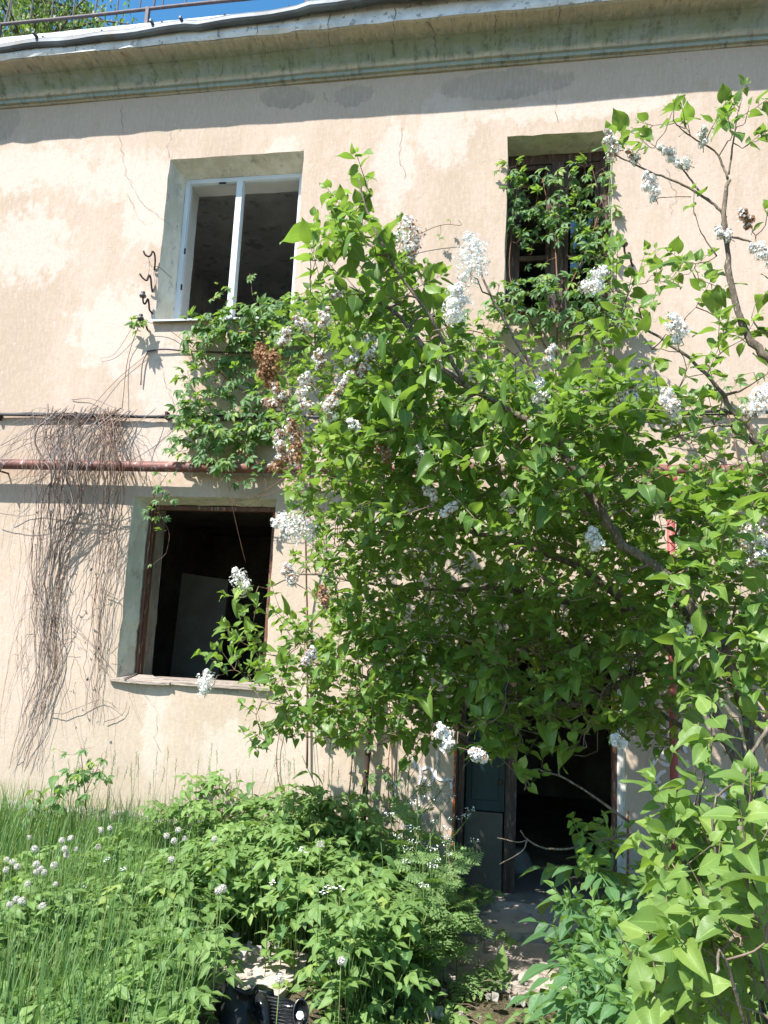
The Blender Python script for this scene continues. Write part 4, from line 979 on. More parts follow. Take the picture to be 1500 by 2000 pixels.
for (x, y, s_, br) in FL:
    Y = NEARF.get((x, y), -2.85 if x > 640 else -2.6)
    if x < 770 and br < .85 and y < 900: s_ *= .84
    dist = np.linalg.norm(at(x, y, Y)-CAM); ln = s_*dist/1500*1.15; wd = ln*.85
    ax = unit(A([rl.normal(-.15, .4), rl.normal(-.3, .3), 1.0 if s_ > 30 else .4])) if (x, y) != (572, 1028) else unit(A([-1, -.2, .25]))
    p = at(x, y, Y)-ax*ln*.5
    S1.shoot(p, prefer_up=.2)
    floret_cluster(p, ax, ln, wd, br, rl, int(220+s_*8)).build('flower_cluster', MT['floret'], LIL)
S1.wood.build('trunk', MT['bark'], LIL, True); S1.twig.build('twigs', MT['twig'], LIL, True); S1.leaf.build('leaves', MT['lilac_leaf'], LIL, True)

# ---------------------------------------------------------------- tall sparse lilac stem in front of the upper wall
rl = np.random.default_rng(202); S2 = Shrub(rl)
bs = A([1.75, -2.35, gz(1.75, -2.35)])
LI2 = empty('tall_lilac', bs, 'tall sparse lilac stem with few leaves rising beside the overgrown upper window', 'lilac')
Yt = -2.45
S2.limb([bs-A([0, 0, .1]), J(1640, 1300, -2.4), J(1600, 1000, -2.4), J(1545, 760, Yt), J(1490, 690, Yt), J(1450, 635, Yt), J(1430, 560, Yt), J(1418, 470, Yt), J(1415, 420, Yt), J(1421, 350, Yt)], .028, .010, 8)
S2.limb([J(1418, 425, Yt), J(1390, 395, Yt), J(1350, 370, Yt), J(1320, 355, Yt), J(1270, 335, Yt), J(1220, 312, Yt), J(1195, 300, Yt)], .008, .0028, 6)
S2.limb([J(1370, 380, Yt), J(1340, 340, Yt), J(1318, 310, Yt), J(1270, 280, Yt)], .005, .002, 6)
S2.limb([J(1422, 350, Yt), J(1410, 320, Yt), J(1395, 295, Yt), J(1340, 260, Yt), J(1318, 240, Yt)], .007, .002, 6)
S2.limb([J(1424, 340, Yt), J(1430, 290, Yt), J(1440, 230, Yt), J(1450, 185, Yt)], .006, .002, 6)
S2.limb([J(1415, 460, Yt), J(1460, 470, Yt), J(1500, 490, Yt), J(1530, 500, Yt)], .006, .003, 6)
S2.limb([J(1400, 500, Yt), J(1370, 455, Yt), J(1357, 415, Yt)], .004, .002, 5)
S2.limb([J(1350, 384, Yt), J(1320, 384, Yt), J(1302, 386, Yt)], .003, .0015, 5)
S2.limb([J(1545, 760, Yt), J(1500, 655, Yt), J(1480, 640, Yt), J(1468, 620, Yt)], .006, .003, 5)
for (x, y, n_, sz) in ((1450, 178, 1, .05), (1440, 215, 2, .068), (1470, 215, 2, .068), (1390, 250, 3, .072), (1430, 265, 3, .074), (1450, 290, 2, .07), (1340, 250, 2, .066), (1315, 235, 1, .06), (1300, 255, 2, .068), (1275, 245, 1, .066), (1242, 262, 2, .068), (1270, 288, 2, .07),
                       (1215, 290, 2, .066), (1195, 300, 2, .066), (1240, 305, 2, .066), (1355, 415, 2, .06), (1350, 265, 2, .068), (1480, 275, 1, .07), (1495, 440, 2, .066), (1490, 580, 3, .075), (1340, 515, 2, .07), (1365, 545, 3, .078), (1500, 640, 2, .07), (1400, 250, 2, .065), (1455, 240, 1, .07)):
    p = at(x, y, Yt+rl.normal(0, .08)); q, ax = S2.shoot(p)
    S2.leaves(q, unit(ax+A([0, -.2, .6])+rl.normal(0, .25, 3)), n_, sz*1.05, spread=.05+.03*n_, light=.4, droop=.2)
for (x, y, s_, br) in ((1193, 280, 42, .35), (1272, 363, 46, 0), (1300, 297, 28, 0), (1330, 318, 28, 0), (1374, 268, 28, .1), (1412, 456, 28, .3), (1456, 424, 30, .95), (1490, 494, 46, .05), (1235, 305, 24, .5)):
    dist = np.linalg.norm(at(x, y, Yt)-CAM); ln = s_*dist/1500; ax = unit(A([rl.normal(-.5, .4), rl.normal(-.3, .2), .6])); p = at(x, y, Yt-.03)-ax*ln*.5
    S2.shoot(p); floret_cluster(p, ax, ln, ln*.75, br, rl, int(200+s_*7)).build('flower_cluster', MT['floret'], LI2)
S2.wood.build('trunk', MT['bark'], LI2, True); S2.twig.build('twigs', MT['twig'], LI2, True); S2.leaf.build('leaves', MT['lilac_leaf'], LI2, True)

# ---------------------------------------------------------------- near lilac suckers, bottom right
rl = np.random.default_rng(303); S3 = Shrub(rl)
bs = A([.86, -4.05, gz(.86, -4.05)])
LI3 = empty('young_lilac', bs, 'young bright green lilac thicket with large leaves close by, no flowers', 'lilac')
for tgt in ((1455, 1500, -4.1, 1400, 1700), (1375, 1500, -3.9, 1390, 1700), (1480, 1780, -4.3, 1480, 1850), (1300, 1650, -4.0, 1370, 1800), (1400, 1900, -4.5, 1440, 1950)):
    S3.limb([bs+A([rl.normal(0, .06), rl.normal(0, .08), -.05]), at(tgt[3], tgt[4], tgt[2]+.05), at(tgt[0], tgt[1], tgt[2])], .0048, .0028, 7, False)
S3.limb([at(1500, 1420, -4.1), at(1465, 1480, -4.1), at(1445, 1560, -4.1)], .006, .004, 6); S3.limb([at(1455, 1700, -4.3), at(1450, 1800, -4.3), at(1400, 1870, -4.3)], .0045, .004, 6, False)
todo = []
for poly, n_, (ya, yb), sz in (
    ([(1300, 1610), (1340, 1580), (1400, 1600), (1500, 1610), (1500, 1780), (1310, 1780), (1290, 1690)], 46, (-4.1, -3.6), .066),
    ([(1280, 1790), (1500, 1760), (1500, 2000), (1250, 2000), (1245, 1920)], 50, (-4.35, -3.8), .068),
    ([(1350, 1470), (1410, 1470), (1420, 1560), (1340, 1580)], 5, (-4.0, -3.8), .068),
    ([(1460, 1560), (1500, 1550), (1500, 1900), (1460, 1900)], 10, (-4.6, -4.3), .066),
    ([(1300, 1730), (1480, 1690), (1500, 2000), (1285, 2000)], 40, (-3.9, -3.5), .066),
):
    for c in sample_poly(poly, n_, rl): todo.append((at(c[0], c[1], rl.uniform(ya, yb)), sz*rl.uniform(.85, 1.1)))
bn = A(S3.nodes); todo.sort(key=lambda t: np.min(np.linalg.norm(bn-t[0], axis=1)))
for p, sz in todo:
    q, ax = S3.shoot(p, maxr=.005)
    S3.leaves(q, unit(ax*.5+A([-.1, -.2, .9])+rl.normal(0, .25, 3)), 2, sz, spread=rl.uniform(.08, .15), droop=.35, light=.75, young=.2, var=.5, size_j=.14, flat=.6)
S3.wood.build('trunk', MT['bark'], LI3, True); S3.twig.build('twigs', MT['twig'], LI3, True); S3.leaf.build('leaves', MT['near_leaf'], LI3, True)

# ---------------------------------------------------------------- creepers on the wall
def creeper(rootpt, label, seedn, skel, regs, sub_='creeper', n_tendril=14, red=.5):
    r_ = np.random.default_rng(seedn); s = Shrub(r_); o = empty('creeper', rootpt, label, 'creeper')
    for pts, ra, rb_ in skel: s.limb(pts, ra, rb_, 6, False, s.twig)
    td = []
    for poly, n_, (ya, yb), sz in regs:
        for c in sample_poly(poly, n_, r_): td.append((at(c[0], c[1], r_.uniform(ya, yb)), sz*r_.uniform(.75, 1.2)))
    bn_ = A(s.nodes); td.sort(key=lambda t: np.min(np.linalg.norm(bn_-t[0], axis=1)))
    pos, T, N, S, W = [], [], [], [], []
    for p, sz in td:
        q, ax = s.shoot(p, r_tip=.0012, maxr=.004, prefer_up=-.1, sag=-.03)
        pos.append(q); T.append(unit(A([r_.normal(0, .6), -.45-.3*r_.random(), r_.normal(-.25, .45)]))); N.append(unit(A([0, -.55, .55])+.45*L+r_.normal(0, .35, 3)))
        S.append(sz); W.append(.9+.1*r_.random() if r_.random() < .10 else r_.random()*.8)
    scatter(s.leaf, PALM, pos, T, N, S, W, r_)
    for k in range(n_tendril):
        p, sz = td[r_.integers(len(td))]; dr = unit(A([r_.normal(0, .8), -.4, r_.normal(.35, .6)])); l_ = r_.uniform(.08, .2); sd_ = unit(np.cross(dr, r_.normal(0, 1, 3)))
        ts = np.linspace(0, 1, 7); s.twig.tube(p+np.outer(ts*l_, dr)+np.outer(np.sin(ts*5)*.02, sd_), np.linspace(.0016, .0007, 7), 4, cap=False)
        scatter(s.leaf, PALM, [p+dr*l_*.8], [dr], [unit(L+r_.normal(0, .3, 3))], [.04], [.95], r_)
    s.twig.build('stems', MT['red_vine'], o, True); s.leaf.build('leaves', MT['creeper_leaf'], o, True)
    return o
creeper(at(560, 1400, -.1), 'green creeper hanging below the white-framed upper window', 11,
    [([at(600, 1500, -.04), at(600, 1200, -.05), at(590, 950, -.22), at(560, 800, -.06), at(520, 680, -.05), at(480, 620, -.1)], .009, .004), ([at(560, 800, -.06), at(470, 760, -.05), at(400, 700, -.05), at(330, 645, -.05), at(275, 625, -.08)], .005, .002),
     ([at(590, 950, -.22), at(480, 880, -.07), at(400, 850, -.06), at(340, 890, -.06)], .005, .002), ([at(500, 640, -.1), at(560, 590, -.12), at(620, 560, -.12)], .004, .002),
     ([at(275, 625, -.08), at(250, 700, -.02), at(238, 800, -.06)], .003, .003), ([at(258, 640, -.05), at(225, 690, -.02), at(195, 700, -.02)], .002, .0012), ([at(290, 690, -.02), at(230, 740, -.02), at(175, 800, -.04)], .002, .002),
     ([at(500, 900, -.22), at(520, 955, -.23), at(480, 990, -.12), at(455, 980, -.10)], .003, .0015), ([at(440, 900, -.22), at(452, 980, -.22), at(470, 1060, -.18), at(480, 1100, -.15)], .002, .0012), ([at(290, 930, -.22), at(310, 1000, -.12), at(330, 1040, -.08), at(325, 1080, -.08)], .003, .0015),
     ([at(330, 920, -.22), at(300, 970, -.12), at(262, 1060, -.03), at(230, 1120, -.03)], .002, .0012), ([at(560, 930, -.22), at(500, 968, -.20), at(440, 978, -.12)], .0035, .002), ([at(650, 900, -.2), at(540, 960, -.24), at(430, 985, -.12)], .003, .002)],
    [([(370, 620), (470, 595), (580, 575), (640, 590), (600, 670), (480, 660), (370, 665)], 159, (-.26, -.04), 0.113), ([(360, 660), (480, 660), (470, 800), (420, 920), (340, 880), (350, 780)], 137, (-.2, -.03), 0.103),
     ([(460, 650), (640, 650), (560, 740), (540, 850), (470, 900)], 130, (-.2, -.03), 0.108), ([(350, 790), (560, 800), (520, 920), (320, 890)], 87, (-.3, -.05), 0.103), ([(240, 620), (290, 615), (300, 650), (245, 640)], 7, (-.12, -.05), 0.092), ([(280, 920), (420, 910), (340, 980), (285, 990)], 11, (-.26, -.15), 0.076),
     ([(285, 990), (330, 1000), (320, 1110), (288, 1100)], 9, (-.14, -.06), 0.065), ([(420, 900), (520, 915), (510, 970), (420, 960)], 6, (-.26, -.2), 0.076), ([(380, 575), (520, 520), (540, 590), (400, 610)], 11, (-.2, -.1), 0.065)], n_tendril=30)
creeper(at(1000, 1300, -.1), 'green creeper filling the overgrown upper window and the wall under it', 12,
    [([at(1050, 1300, -.05), at(1060, 1000, -.05), at(1080, 800, -.06), at(1090, 600, -.1), at(1080, 450, .12), at(1060, 350, .12)], .012, .004), ([at(1090, 600, -.1), at(1140, 500, .1), at(1170, 400, .1), at(1150, 300, .15), at(1160, 278, .12)], .006, .0018),
     ([at(1080, 700, -.06), at(1000, 560, -.02), at(1000, 450, .08), at(1010, 360, .05), at(985, 340, -.04)], .005, .002), ([at(1080, 760, -.06), at(960, 660, -.06), at(880, 640, -.06)], .006, .003), ([at(1090, 650, -.06), at(1180, 600, -.06), at(1250, 580, -.06)], .005, .002),
     ([at(1060, 350, .12), at(1120, 370, .1), at(1175, 330, .06)], .003, .0015), ([at(790, 470, -.06), at(860, 440, -.1), at(900, 440, -.1), at(895, 430, -.1)], .003, .002), ([at(880, 640, -.06), at(820, 540, -.06), at(790, 470, -.06)], .004, .003)],
    [([(990, 310), (1040, 330), (1190, 310), (1195, 440), (1000, 420)], 105, (-.02, .22), .10), ([(990, 400), (1150, 400), (1180, 480), (1120, 470), (1000, 480)], 60, (.0, .22), .098), ([(1130, 440), (1195, 420), (1195, 560), (1130, 560)], 54, (-.05, .2), .095), ([(970, 540), (1120, 530), (1240, 560), (1230, 640), (950, 630)], 170, (-.3, -.05), .098),
     ([(860, 600), (1240, 600), (1220, 700), (1050, 700), (860, 690)], 100, (-.2, -.04), .09), ([(1010, 480), (1060, 470), (1070, 540), (1010, 540)], 7, (.0, .2), .075), ([(770, 430), (900, 430), (860, 480), (780, 490)], 6, (-.12, -.06), .05), ([(965, 330), (1000, 310), (1000, 370), (970, 370)], 6, (-.12, -.04), .075)], n_tendril=24)
creeper(at(1480, 1400, -.1), 'yellowish creeper clinging to the wall behind the right side of the lilac', 13,
    [([at(1500, 1450, -.04), at(1480, 1150, -.04), at(1450, 950, -.2), at(1420, 800, -.05), at(1380, 720, -.05)], .008, .003), ([at(1420, 800, -.05), at(1320, 780, -.05), at(1250, 760, -.05)], .004, .002), ([at(1450, 900, -.05), at(1350, 860, -.05), at(1290, 850, -.05)], .004, .002), ([at(1480, 1200, -.04), at(1440, 1240, -.04), at(1420, 1340, -.04)], .004, .002)],
    [([(1380, 720), (1500, 720), (1500, 800), (1400, 800)], 15, (-.15, -.03), .085), ([(1330, 830), (1500, 820), (1500, 920), (1330, 900)], 24, (-.15, -.03), .085), ([(1240, 760), (1350, 740), (1360, 820), (1230, 800)], 10, (-.15, -.03), .08), ([(1420, 950), (1500, 950), (1500, 1200), (1440, 1200)], 26, (-.2, -.03), .08), ([(1400, 1230), (1500, 1200), (1500, 1500), (1420, 1480)], 24, (-.2, -.03), .08)], n_tendril=14)
creeper(at(620, 1500, -.1), 'sparse creeper with bare hanging stems on the wall left of the doorway', 14,
    [([at(680, 1580, -.03), at(690, 1450, -.04), at(700, 1300, -.04), at(690, 1150, -.04)], .006, .003), ([at(560, 1590, -.03), at(540, 1490, -.03), at(555, 1400, -.03), at(600, 1300, -.03)], .004, .002), ([at(770, 1580, -.03), at(765, 1450, -.05), at(775, 1330, -.05), at(760, 1200, -.05)], .006, .003), ([at(760, 1600, -.03), at(758, 1500, -.06), at(770, 1400, -.06), at(790, 1330, -.05)], .005, .002),
     ([at(690, 1330, -.04), at(650, 1420, -.03), at(640, 1540, -.03)], .003, .002), ([at(600, 1340, -.03), at(610, 1430, -.03), at(620, 1550, -.03)], .003, .0015)],
    [([(590, 1350), (760, 1330), (740, 1480), (620, 1480)], 34, (-.18, -.03), .075), ([(700, 1480), (780, 1450), (780, 1560), (720, 1580)], 12, (-.16, -.03), .07)], n_tendril=10)
rs_ = np.random.default_rng(15)
sap = creeper(at(168, 1560, -.35), 'small creeper shoot with fresh leaves at the foot of the dry vine', 15,
    [([at(170, 1600, -.4), at(165, 1540, -.36), at(160, 1490, -.34), at(158, 1455, -.34)], .005, .002), ([at(166, 1550, -.36), at(190, 1500, -.34), at(200, 1470, -.34)], .003, .0015)],
    [([(130, 1450), (195, 1440), (215, 1500), (180, 1560), (100, 1545), (130, 1500)], 26, (-.45, -.3), .10)], n_tendril=4)

# ---------------------------------------------------------------- dry vine hanging over the cable and the pipe
rd = np.random.default_rng(77)
DV = empty('dry_vine', at(60, 1480, -.1), 'dead leafless vine hanging in a tangled curtain over the cables and the pipe', 'vine')
dv = MB(); dv2 = MB()
def strand(pts, r0, r1, mb, j=.010, Y0=None):
    P = smooth_path([at(x, y, Y) for x, y, Y in pts], 6); k = len(P)
    w_ = np.cumsum(rd.normal(0, j, (k, 3)), axis=0); w_ -= np.outer(np.linspace(0, 1, k), w_[-1])
    P = P+w_*A([1, .45, .6]); P[:, 1] = np.minimum(P[:, 1], -.006)
    mb.tube(P, np.linspace(r0, r1, k), 4, cap=False); return P
YK = A([800, 850, 915, 985, 1100, 1200, 1300, 1400, 1500.])
C1 = A([175, 140, 128, 120, 108, 98, 92, 68, 40.]); W1 = A([85, 62, 44, 46, 40, 24, 18, 18, 24.])
C2 = A([205, 212, 218, 214, 202, 193, 185, 180, 178.]); W2 = A([26, 22, 22, 20, 16, 12, 9, 8, 8.])
YD = A([-.07, -.17, -.25, -.16, -.08, -.06, -.05, -.05, -.04])
ropes = rd.normal(0, .45, 9)
def hang(C_, W_, o, yend, r0, mb, sc_=1.):
    pts = []
    for y_, c_, w2, d_ in zip(YK, C_, W_, YD):
        if y_ > yend+40: break
        oo = o+rd.normal(0, .22); pts.append((c_+w2*oo+rd.normal(0, 4), min(y_, yend)+rd.normal(0, 6), d_*rd.uniform(.65, 1.25) if y_ != 915 else -rd.uniform(.205, .30)))
    if len(pts) > 2: strand(pts, r0, r0*.45, mb, .0115)
for k in range(40):
    o = ropes[rd.integers(9)]+rd.normal(0, .14) if rd.random() < .6 else rd.uniform(-1, 1)
    hang(C1, W1, o, rd.choice([rd.uniform(990, 1250), rd.uniform(1250, 1510), 1510]), rd.uniform(.0018, .0046), dv if rd.random() < .75 else dv2)
for k in range(7): hang(C1, W1, rd.uniform(-.8, .8), rd.uniform(1250, 1510), rd.uniform(.006, .009), dv)
for k in range(26): hang(C2, W2, rd.normal(0, .5), rd.choice([rd.uniform(1050, 1300), rd.uniform(1300, 1450)]), rd.uniform(.0022, .0048), dv if rd.random() < .6 else dv2)
for k in range(14): hang(C1-rd.uniform(20, 70), W1*.5, rd.uniform(-1, 1), rd.uniform(1100, 1400), .0016, dv2)
for k in range(46):   # arching side shoots
    x0, y0_ = rd.uniform(90, 250), rd.uniform(795, 850); sgn = -1 if rd.random() < .72 else 1
    ln = rd.uniform(60, 190)*(1 if sgn < 0 else .45)
    strand([(x0, y0_, -.07), (x0+sgn*ln*.4, y0_+rd.uniform(-12, 35), -.15), (x0+sgn*ln*.8, y0_+rd.uniform(30, 90), -.2), (x0+sgn*ln, y0_+rd.uniform(70, 170), -.18)], rd.uniform(.0013, .0026), .0008, dv, .008)
for k in range(60):
    x0, y0_ = rd.uniform(30, 230), rd.uniform(930, 1350); a_ = rd.uniform(-1, 1)*60
    strand([(x0, y0_, -.08), (x0+a_*.6, y0_+rd.uniform(10, 60), -.06), (x0+a_+rd.normal(0, 20), y0_+rd.uniform(60, 190), -.03)], .0016, .0008, dv2, .009)
for pts in ([(60, 1050, -.03), (70, 1150, -.04), (110, 1190, -.04), (165, 1240, -.03), (222, 1310, -.02)], [(95, 1392, -.03), (125, 1393, -.04), (160, 1376, -.04), (200, 1365, -.03), (232, 1385, -.03)], [(222, 1040, -.03), (240, 1090, -.03), (243, 1160, -.02)],
            [(205, 1160, -.03), (238, 1180, -.02), (228, 1240, -.02), (210, 1270, -.02)], [(205, 1410, -.02), (240, 1395, -.02), (248, 1370, -.02)], [(-20, 995, -.1), (30, 1008, -.1), (70, 1005, -.1), (90, 985, -.12)], [(-20, 955, -.19), (30, 935, -.2), (90, 925, -.24), (140, 900, -.22)],
            [(0, 870, -.2), (40, 850, -.2), (100, 820, -.15), (160, 805, -.09)], [(-10, 900, -.2), (40, 872, -.22), (110, 845, -.2), (180, 815, -.09)], [(140, 780, -.02), (180, 778, -.04), (230, 800, -.06)]): strand(pts, .0035, .0018, dv, .004)
dv.build('stems', MT['dry_vine'], DV, True); dv2.build('fine_stems', MT['red_vine'], DV, True)
dl_ = MB(); pos = [at(rd.uniform(60, 200), rd.uniform(900, 1420), rd.uniform(-.2, -.05)) for _ in range(46)]
scatter(dl_, [leaf_tpl(OVAL, .6, .8, .6, .2, 0, .1)], pos, rd.normal(0, 1, (46, 3))+A([0, 0, -1.2]), rd.normal(0, 1, (46, 3))+A([0, -1, 0]), rd.uniform(.018, .035, 46), rd.uniform(.5, .9, 46), rd)
dl_.build('withered_leaves', MT['dry_vine'], DV, True)
# ---------------------------------------------------------------- ground cover
def ground_pts(n_, xr, yr, keep, rng):
    out = []
    while len(out) < n_:
        x, y = rng.uniform(*xr), rng.uniform(*yr)
        if keep(x, y): out.append((x, y))
    return A(out)
def near_bumper(x, y):
    k = (y+6.3)/(bp[1]+6.3); return y < bp[1]+.2 and abs(x-(bp[0]+.02)*k) < .37*max(k, .25)
def clear_of_path(x, y, m=.0):
    if abs(x-path_x(y)) < .34+m+.06*math.sin(7*y): return False
    if (x-pc[0])**2/.26**2+(y-pc[1])**2/.22**2 < 1: return False
    if (x-q3[0])**2/.30**2+(y-q3[1]+.05)**2/.34**2 < 1: return False
    if abs(x-bp[0]-.02) < .30 and bp[1]-.2 < y < pc[1]+.1: return False
    if near_bumper(x, y): return False
    return True
rg = np.random.default_rng(404)
bp = on_ground(500, 1985)
GW = MB(); st = MB()
def goutweed(n_, xr, yr, hr, sr, keep, var0=0.):
    P = ground_pts(n_, xr, yr, keep, rg); pos, T, N, S, W = [], [], [], [], []
    for x, y in P:
        z = gz(x, y); h = rg.uniform(*hr)*(1+.24*math.sin(2.1*x+1.3*y)+.15*math.sin(5*x-3*y)); lean = rg.normal(0, .10, 2)
        top = A([x+lean[0], y+lean[1], z+h]); a = rg.uniform(0, 2*PI)
        t = A([math.cos(a), math.sin(a), rg.uniform(-.25, .35)])
        pos.append(top); T.append(t); N.append(unit(A([0, 0, 1.])+.45*L+rg.normal(0, .22, 3))); S.append(rg.uniform(*sr)); W.append(.9+.1*rg.random() if rg.random() < .05 else np.clip(rg.normal(.4+var0, .2), 0, .84))
        st.tube([(x, y, z-.02), ((x+top[0])/2+rg.normal(0, .01), (y+top[1])/2, z+h*.6), top], [.0022, .0018, .0014], 4, cap=False)
    scatter(GW, TERN, pos, T, N, S, W, rg)
okp_ = lambda x, y: clear_of_path(x, y, .2)
goutweed(1050, (-3.0, -.05), (-2.6, -.15), (.26, .46), (.105, .15), lambda x, y: clear_of_path(x, y, .15) and not (x < -2.1 and rg.random() < .55) and not (y > -.55 and x < -.9 and rg.random() < .7))
goutweed(900, (-3.4, -.3), (-3.5, -1.6), (.20, .38), (.105, .145), lambda x, y: clear_of_path(x, y, .15) and (x+.55)**2+(y+3.0)**2 > .12)
goutweed(420, (-3.4, -.1), (-3.2, -.3), (.10, .24), (.09, .13), lambda x, y: clear_of_path(x, y, .02), -.1)
goutweed(230, (-2.6, -.62), (-.85, -.2), (.42, .62), (.11, .15), okp_)
goutweed(240, (.85, 2.6), (-3.0, -.2), (.25, .5), (.11, .15), lambda x, y: clear_of_path(x, y, .1), -.1)
goutweed(200, (-.85, .6), (-3.5, -1.75), (.05, .15), (.07, .12), lambda x, y: abs(x-path_x(y)) > .10 and (x-q3[0])**2+(y-q3[1])**2 > .07 and not near_bumper(x, y), .05)
goutweed(150, (-2.0, -.3), (-4.0, -1.7), (.03, .12), (.07, .11), lambda x, y: not near_bumper(x, y) and (x-pc[0])**2+(y-pc[1])**2 > .05)
tag(GW.build('weed_foliage', MT['weed_leaf'], None, True), 'dense bright green ground elder covering the yard in front of the house', 'weeds', None, 'stuff')
tag(st.build('weed_stalks', MT['green_stem'], None, True), 'thin green stalks under the ground elder leaves', 'weeds', None, 'stuff')
# grass: bent blades
GR = MB()
def grass(n_, xr, yr, hr, keep, wd=.0032, lean=.35):
    P = ground_pts(n_, xr, yr, keep, rg)
    for x, y in P:
        z = gz(x, y); h = rg.uniform(*hr); a = rg.uniform(0, 2*PI); d = A([math.cos(a), math.sin(a), 0]); sd_ = A([-d[1], d[0], 0]); b = rg.uniform(.05, lean)*h*(2 if rg.random() < .12 else 1)
        ts = A([0, .35, .68, .88, 1.]); C_ = A([x, y, z-.01])+np.outer(ts*h*(1-.25*ts*b/h), [0, 0, 1.])+np.outer(b*ts**2.2, d)
        ww = (wd*rg.uniform(.6, 1.3)*A([.8, 1, .85, .5, .04]))[:, None]
        V = np.vstack([C_-sd_*ww, C_+sd_*ww]); u = np.concatenate([np.stack([np.zeros(5), ts], 1), np.stack([np.ones(5), ts], 1)])
        GR.add(V, [(i, 5+i, 6+i, i+1) for i in range(4)], rg.random()*.84 if rg.random() > .09 else .96, u)
okp = lambda x, y: clear_of_path(x, y, .12)
grass(6000, (-4.3, -1.9), (-3.2, -.12), (.25, .55), okp)
grass(2600, (-4.4, -1.6), (-1.0, -.06), (.32, .70), okp)
grass(900, (-1.9, -.5), (-.9, -.06), (.25, .6), okp)
grass(2400, (-3.2, -.9), (-3.6, -1.0), (.25, .52), okp)
grass(1700, (-2.6, -.4), (-3.4, -.5), (.28, .56), okp, .0028)
grass(420, (-2.4, -1.0), (-4.0, -3.3), (.28, .55), okp, .0038)
grass(500, (-.8, .9), (-3.4, -.7), (.06, .2), lambda x, y: abs(x-path_x(y)) > .2)
grass(700, (.8, 3.0), (-3.2, -.1), (.2, .6), okp)
tag(GR.build('grass', MT['grass'], None, True), 'tall meadow grass growing in front of the house', 'grass', None, 'stuff')
# flowering grass stalks against the wall
sh = MB(); P = ground_pts(70, (-3.6, -.7), (-.6, -.08), okp, rg)
for x, y in P:
    h = rg.uniform(.7, 1.0); lx = rg.normal(0, .07); z = gz(x, y); tip = A([x+lx, y+rg.normal(0, .04), z+h])
    C_ = smooth_path([(x, y, z), (x+lx*.3, y, z+h*.6), tip], 3); sh.tube(C_, np.linspace(.0016, .0009, len(C_)), 4, cap=False)
    for k in range(9): 
        c = tip-A([lx*.02*k, 0, .012*k]); sh.tube([c, c+A([rg.normal(0, .010), rg.normal(0, .008), .018])], [.0022, .0006], 4, cap=False)
tag(sh.build('grass_stalks', MT['lacy_leaf'], None, True), 'flowering grass stalks standing against the plastered wall', 'grass', None, 'stuff')
# twigs and dead stalks littering the ground
dt = MB()
for _ in range(150):
    x, y = rg.uniform(-1.0, .9), rg.uniform(-3.3, -.6); a = rg.uniform(0, PI); l_ = rg.uniform(.04, .16); z = gz(x, y)+.115*(abs(x-path_x(y)) < .4)+.01
    dt.tube([(x, y, z), (x+math.cos(a)*l_*.5, y+math.sin(a)*l_*.5, z+.012), (x+math.cos(a)*l_, y+math.sin(a)*l_, z)], [.002, .0025, .001], 4)
tag(dt.build('twig_litter', MT['twig'], None), 'dead twigs and stalks littering the path to the door', 'litter', None, 'stuff')

# ---------------------------------------------------------------- single plants
def nettle_plant(h, rng, seed_var=.4):
    stem, lf = MB(), MB(); pos, T, N, S, W = [], [], [], [], []; bend = rng.normal(0, .05, 2)
    def c(t): return A([bend[0]*t*t*h*2, bend[1]*t*t*h*2, t*h])
    stem.tube([c(t) for t in np.linspace(0, 1, 6)], np.linspace(.0036, .0016, 6), 5)
    for k in range(int(h/.075)):
        t = .18+.8*k/int(h/.075)
        for sg in (0, PI):
            a = k*PI/2+sg+rng.normal(0, .2); pos.append(c(t)); T.append(unit(A([math.cos(a), math.sin(a), rng.uniform(-.55, -.1)]))); N.append(unit(A([0, 0, 1.])+.25*L+.3*A([math.cos(a), math.sin(a), 0])+rng.normal(0, .15, 3))); S.append(.10*(1.05-.6*max(0, t-.5))*rng.uniform(.8, 1.15)); W.append(np.clip(rng.normal(.4, .2), 0, .85) if t < .9 else .92)
    scatter(lf, NETTLE, pos, T, N, S, W, rng); return stem, lf
def elder_plant(h, rng):
    stem, lf = MB(), MB(); pos, T, N, S, W = [], [], [], [], []; bend = rng.normal(0, .08, 2)
    def c(t): return A([bend[0]*t*t*h*2, bend[1]*t*t*h*2, t*h])
    stem.tube([c(t) for t in np.linspace(0, 1, 7)], np.linspace(.0055, .0025, 7), 6)
    n_ = max(4, int(h/.12))
    for k in range(n_):
        t = .25+.75*k/(n_-1)
        for sg in (0, PI):
            a = k*PI/2+sg+rng.normal(0, .3); pos.append(c(t)); T.append(unit(A([math.cos(a), math.sin(a), rng.uniform(.0, .45)]))); N.append(unit(A([0, 0, 1.])+.3*L+rng.normal(0, .15, 3))); S.append(.21*(1.05-.5*max(0, t-.6))*rng.uniform(.8, 1.15)); W.append(np.clip(rng.normal(.4, .2), 0, .85))
    for k in range(4): pos.append(c(1.)); a = rng.uniform(0, 6); T.append(unit(A([math.cos(a)*.6, math.sin(a)*.6, .8]))); N.append(unit(L)); S.append(.11); W.append(.93)
    scatter(lf, PINN, pos, T, N, S, W, rng)
    bud = MB()
    for k in range(26): q = c(1.)+A([rng.normal(0, .016), rng.normal(0, .016), abs(rng.normal(.02, .014))]); bud.lathe([(.0005, -.003), (.003, 0), (.0005, .003)], q, 5)
    return stem, lf, bud
